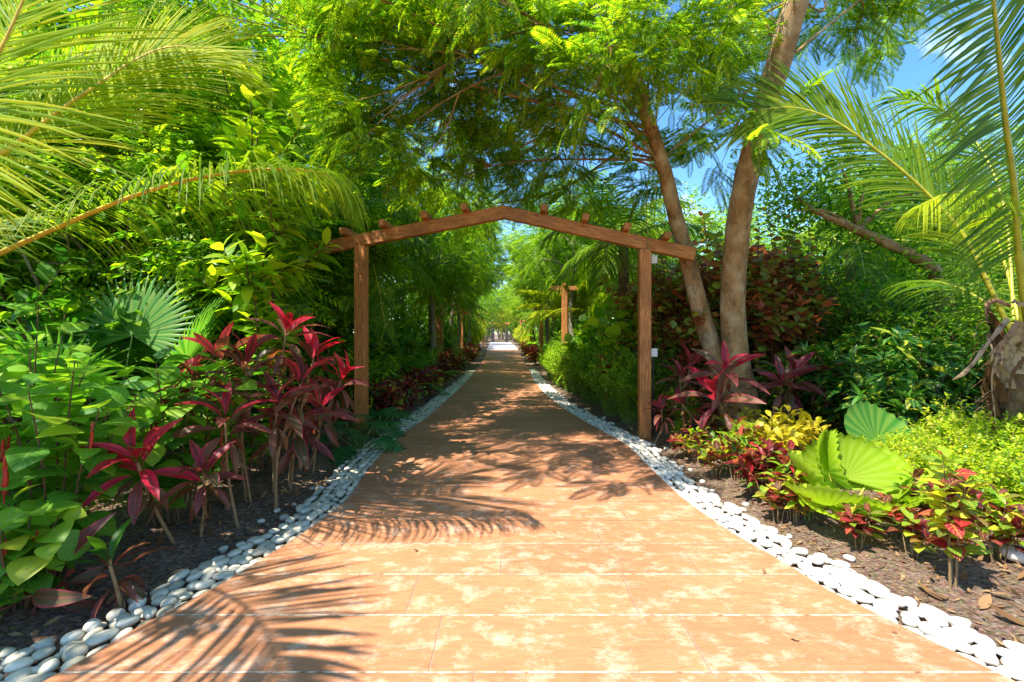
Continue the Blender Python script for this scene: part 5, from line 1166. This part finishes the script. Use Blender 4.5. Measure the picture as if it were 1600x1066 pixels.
# low crotons along the right pebbles
for pr, px, py, sc, lab in ((U8, 1205, 735, .68, 'yellow veined croton left of the round leaved palm'), (U8, 1170, 712, .6, 'yellow croton behind the red centred one'), (U8, 1240, 722, .7, 'yellow croton directly behind the round leaved palm'), (U8, 1440, 712, .75, 'yellow croton with narrow lobed leaves near the palm trunk'),
                            (U4, 1205, 785, .85, 'croton with a bright red centre by the right pebbles'), (U5, 1240, 812, .85, 'dark leaved croton on bare stems by the right pebbles'), (U5b, 1215, 810, .8, 'small croton with pale stems by the right pebbles'), (U5, 1150, 752, .9, 'red and green croton beside the lime green seedling'), (U5b, 1118, 745, .9, 'small maroon croton nearest the arch on the right'), (U5b, 1175, 772, .85, 'small orange leaved croton on the pebble edge'),
                            (U5b, 1340, 856, .75, 'small croton under the round leaved palm'), (U5t, 1488, 918, 1.0, 'tall many coloured croton standing alone at the bottom right'), (U5b, 1385, 838, .7, 'red leaved croton half under the round leaved palm'), (U5, 1090, 722, .8, 'maroon croton below the right cordylines'), (U5b, 1062, 712, .75, 'small croton right of the right arch post'), (U5, 1130, 715, .9, 'leafy croton in front of the leaning stems'), (U5b, 1598, 888, .9, 'purple leaved plant cut by the right edge'), (U5b, 1300, 760, .9, 'purple leaved croton behind the bright palm'), (U5, 1450, 850, .85, 'croton between the bright palm and the golden mound'), (U5b, 1425, 872, .8, 'small dark croton left of the lone tall croton'), (U5b, 1275, 790, .8, 'small croton in front of the bright round leaved palm'), (U5, 1560, 880, .8, 'green and red croton right of the lone tall croton'), (U5, 1160, 735, .95, 'bushy croton in front of the yellow croton'), (U5, 1470, 722, .9, 'dark croton in the shade left of the torn palm')):
    g = foot(px, py); put(pr, g[0], g[1], sc, lab, 'low crotons in the right bed')
US = Proto(shrub('seedling', 'x', 'plant', 4, .35, .14, leaf_tpl(.5, 4, .5, .2, .3), .1, 9, 'leaf_bright', 231, stem_mat='stem_green', start=.45, srad=.004))
for px, py, sc, lab in ((1135, 740, 1.2, 'lime green seedling among the crotons, left one'), (1120, 720, 1.1, 'lime green seedling nearest the leaning stems'), (1165, 755, 1.1, 'lime green seedling beside the red and green croton'), (1060, 690, .9, 'small green seedling behind the right arch post'), (1265, 815, .8, 'tiny green seedling on the bare mulch')):
    g = foot(px, py); put(US, g[0], g[1], sc, lab, 'green seedlings in the right bed')
for i, (x, y, sc) in enumerate([(3.55, 3.85, .95), (3.95, 3.75, 1.05), (3.9, 4.3, 1.1), (4.35, 4.05, 1.15), (4.3, 3.55, 1.1), (4.6, 3.3, 1.1), (3.85, 3.35, .9), (4.15, 3.1, .95), (4.9, 3.7, 1.25), (3.3, 4.3, .8), (3.3, 3.45, .8), (3.55, 3.1, .8), (3.9, 2.8, .8), (3.05, 3.9, .75), (4.5, 2.7, 1.0)]):
    put(U9, x + .42, y, sc * .92, ['golden bush touching the bright round leaved palm', 'golden bush in the middle of the bright mound'][i] if i < 2 else 'low golden green bush in the mound at the right edge', 'golden bushes at the right edge')

# dry leaves lying on the path
mb = MB(); r_ = np.random.RandomState(3); n = 46; y = r_.uniform(2, 11, n); u = r_.beta(.6, .6, n); x = ex(SL, y) * (1 - u) + ex(SR, y) * u
mb.inst(leaf_tpl(.42, 4, .5, .3, -.35), frames(np.stack([x, y, np.full(n, .006)], 1), r_.normal(0, 1, (n, 3)) * (1, 1, .03), np.array([0, 0, 1.]) + r_.normal(0, .12, (n, 3)), r_.uniform(.02, .055, n)))
tag(mb.build('fallen_leaves', M['dry']), 'few small dry leaves fallen on the path', 'fallen leaves', kind='stuff')
# boulder at the right edge, weed cloth, leaf litter, low cover, petals
V = pebble_shape(IV, 9); mb = MB(); c_ = foot(1592, 882); mb.add(V * (.12, .09, .05) + c_ + (0.03, 0, .05), IF, V[:, :2]); tag(mb.build('rock', M['pebble_r']), 'flat pale rock at the right edge of the bed', 'rock')
rs = np.random.RandomState(99)
def scatter(n, y0, y1, off0, off1, side=0):
    y = rs.uniform(y0, y1, n); s = np.where(rs.rand(n) < .5, -1, 1) if side == 0 else np.full(n, side); o = rs.uniform(off0, off1, n)
    x = np.where(s < 0, ex(SL, y) - o, ex(SR, y) + o); return x, y
mb = MB(); x, y = scatter(9000, 1.6, 9, .38, 2.8); n = len(x); z = ground_z(x, y) + .008
mb.inst(leaf_tpl(.4, 2, .5, .2, -.3), frames(np.stack([x, y, z], 1), rs.normal(0, 1, (n, 3)) * (1, 1, .12), np.array([0, 0, 1.]) + rs.normal(0, .3, (n, 3)), rs.uniform(.015, .06, n)))
x, y = scatter(260, 1.8, 9, .4, 2.2); n = len(x); mb.inst(leaf_tpl(.4, 4, .5, .3, -.4), frames(np.stack([x, y, ground_z(x, y) + .012], 1), rs.normal(0, 1, (n, 3)) * (1, 1, .1), np.array([0, 0, 1.]) + rs.normal(0, .3, (n, 3)), rs.uniform(.06, .13, n)))
tag(mb.build('leaf_litter', M['dry']), 'dry leaves and bark chips scattered over the beds', 'leaf litter', kind='stuff')
mb = MB(); x, y = scatter(900, 1.6, 8, .42, 2.4); n = len(x); p0 = np.stack([x, y, ground_z(x, y) + .01], 1)
mb.inst((np.array([(0, -.03, 0), (0, .03, 0), (1, .02, .0), (1, -.02, .0)]), np.array([(0, 1, 2, 3)]), np.zeros((4, 2))), frames(p0, rs.normal(0, 1, (n, 3)) * (1, 1, .1), (0, 0, 1), rs.uniform(.04, .16, n)))
tag(mb.build('twig_litter', M['stem_brown']), 'thin broken twigs lying on the mulch', 'twigs', kind='stuff')
mb = MB(); x, y = scatter(2600, 5.2, 9.5, .45, 2.6, 1); n = len(x); z = ground_z(x, y) + rs.uniform(0, .14, n); mb.inst(T_SMALL, frames(np.stack([x, y, z], 1), rs.normal(0, 1, (n, 3)) * (1, 1, .5) + (0, 0, .3), np.array([0, 0, 1.]) + rs.normal(0, .4, (n, 3)), rs.uniform(.03, .08, n)))
x, y = scatter(2600, 4.5, 12, .5, 2.6, -1); n = len(x); z = ground_z(x, y) + rs.uniform(0, .16, n); mb.inst(T_SMALL, frames(np.stack([x, y, z], 1), rs.normal(0, 1, (n, 3)) * (1, 1, .5) + (0, 0, .3), np.array([0, 0, 1.]) + rs.normal(0, .4, (n, 3)), rs.uniform(.03, .08, n)))
tag(mb.build('ground_cover', M['leaf_mid']), 'low green weeds creeping under the shrubs', 'ground cover', kind='stuff')
mb = MB(); n = 900; y = 1.9 + rs.exponential(.7, n); x = np.interp(y, SL[:, 1], SL[:, 0]) + rs.exponential(.35, n) + .02; ok = x < ex(SR, y); x, y = x[ok], y[ok]; n = len(x)
mb.inst(T_SMALL, frames(np.stack([x, y, np.full(n, .003)], 1), rs.normal(0, 1, (n, 3)) * (1, 1, .02), (0, 0, 1), rs.uniform(.008, .017, n)))
tag(mb.build('petals', M['petal']), 'tiny yellow petals fallen on the lower left of the path', 'petals', kind='stuff')
for r_ in [o for o in S.objects if o.get('label') == 'x']: raise RuntimeError('unlabelled ' + r_.name)
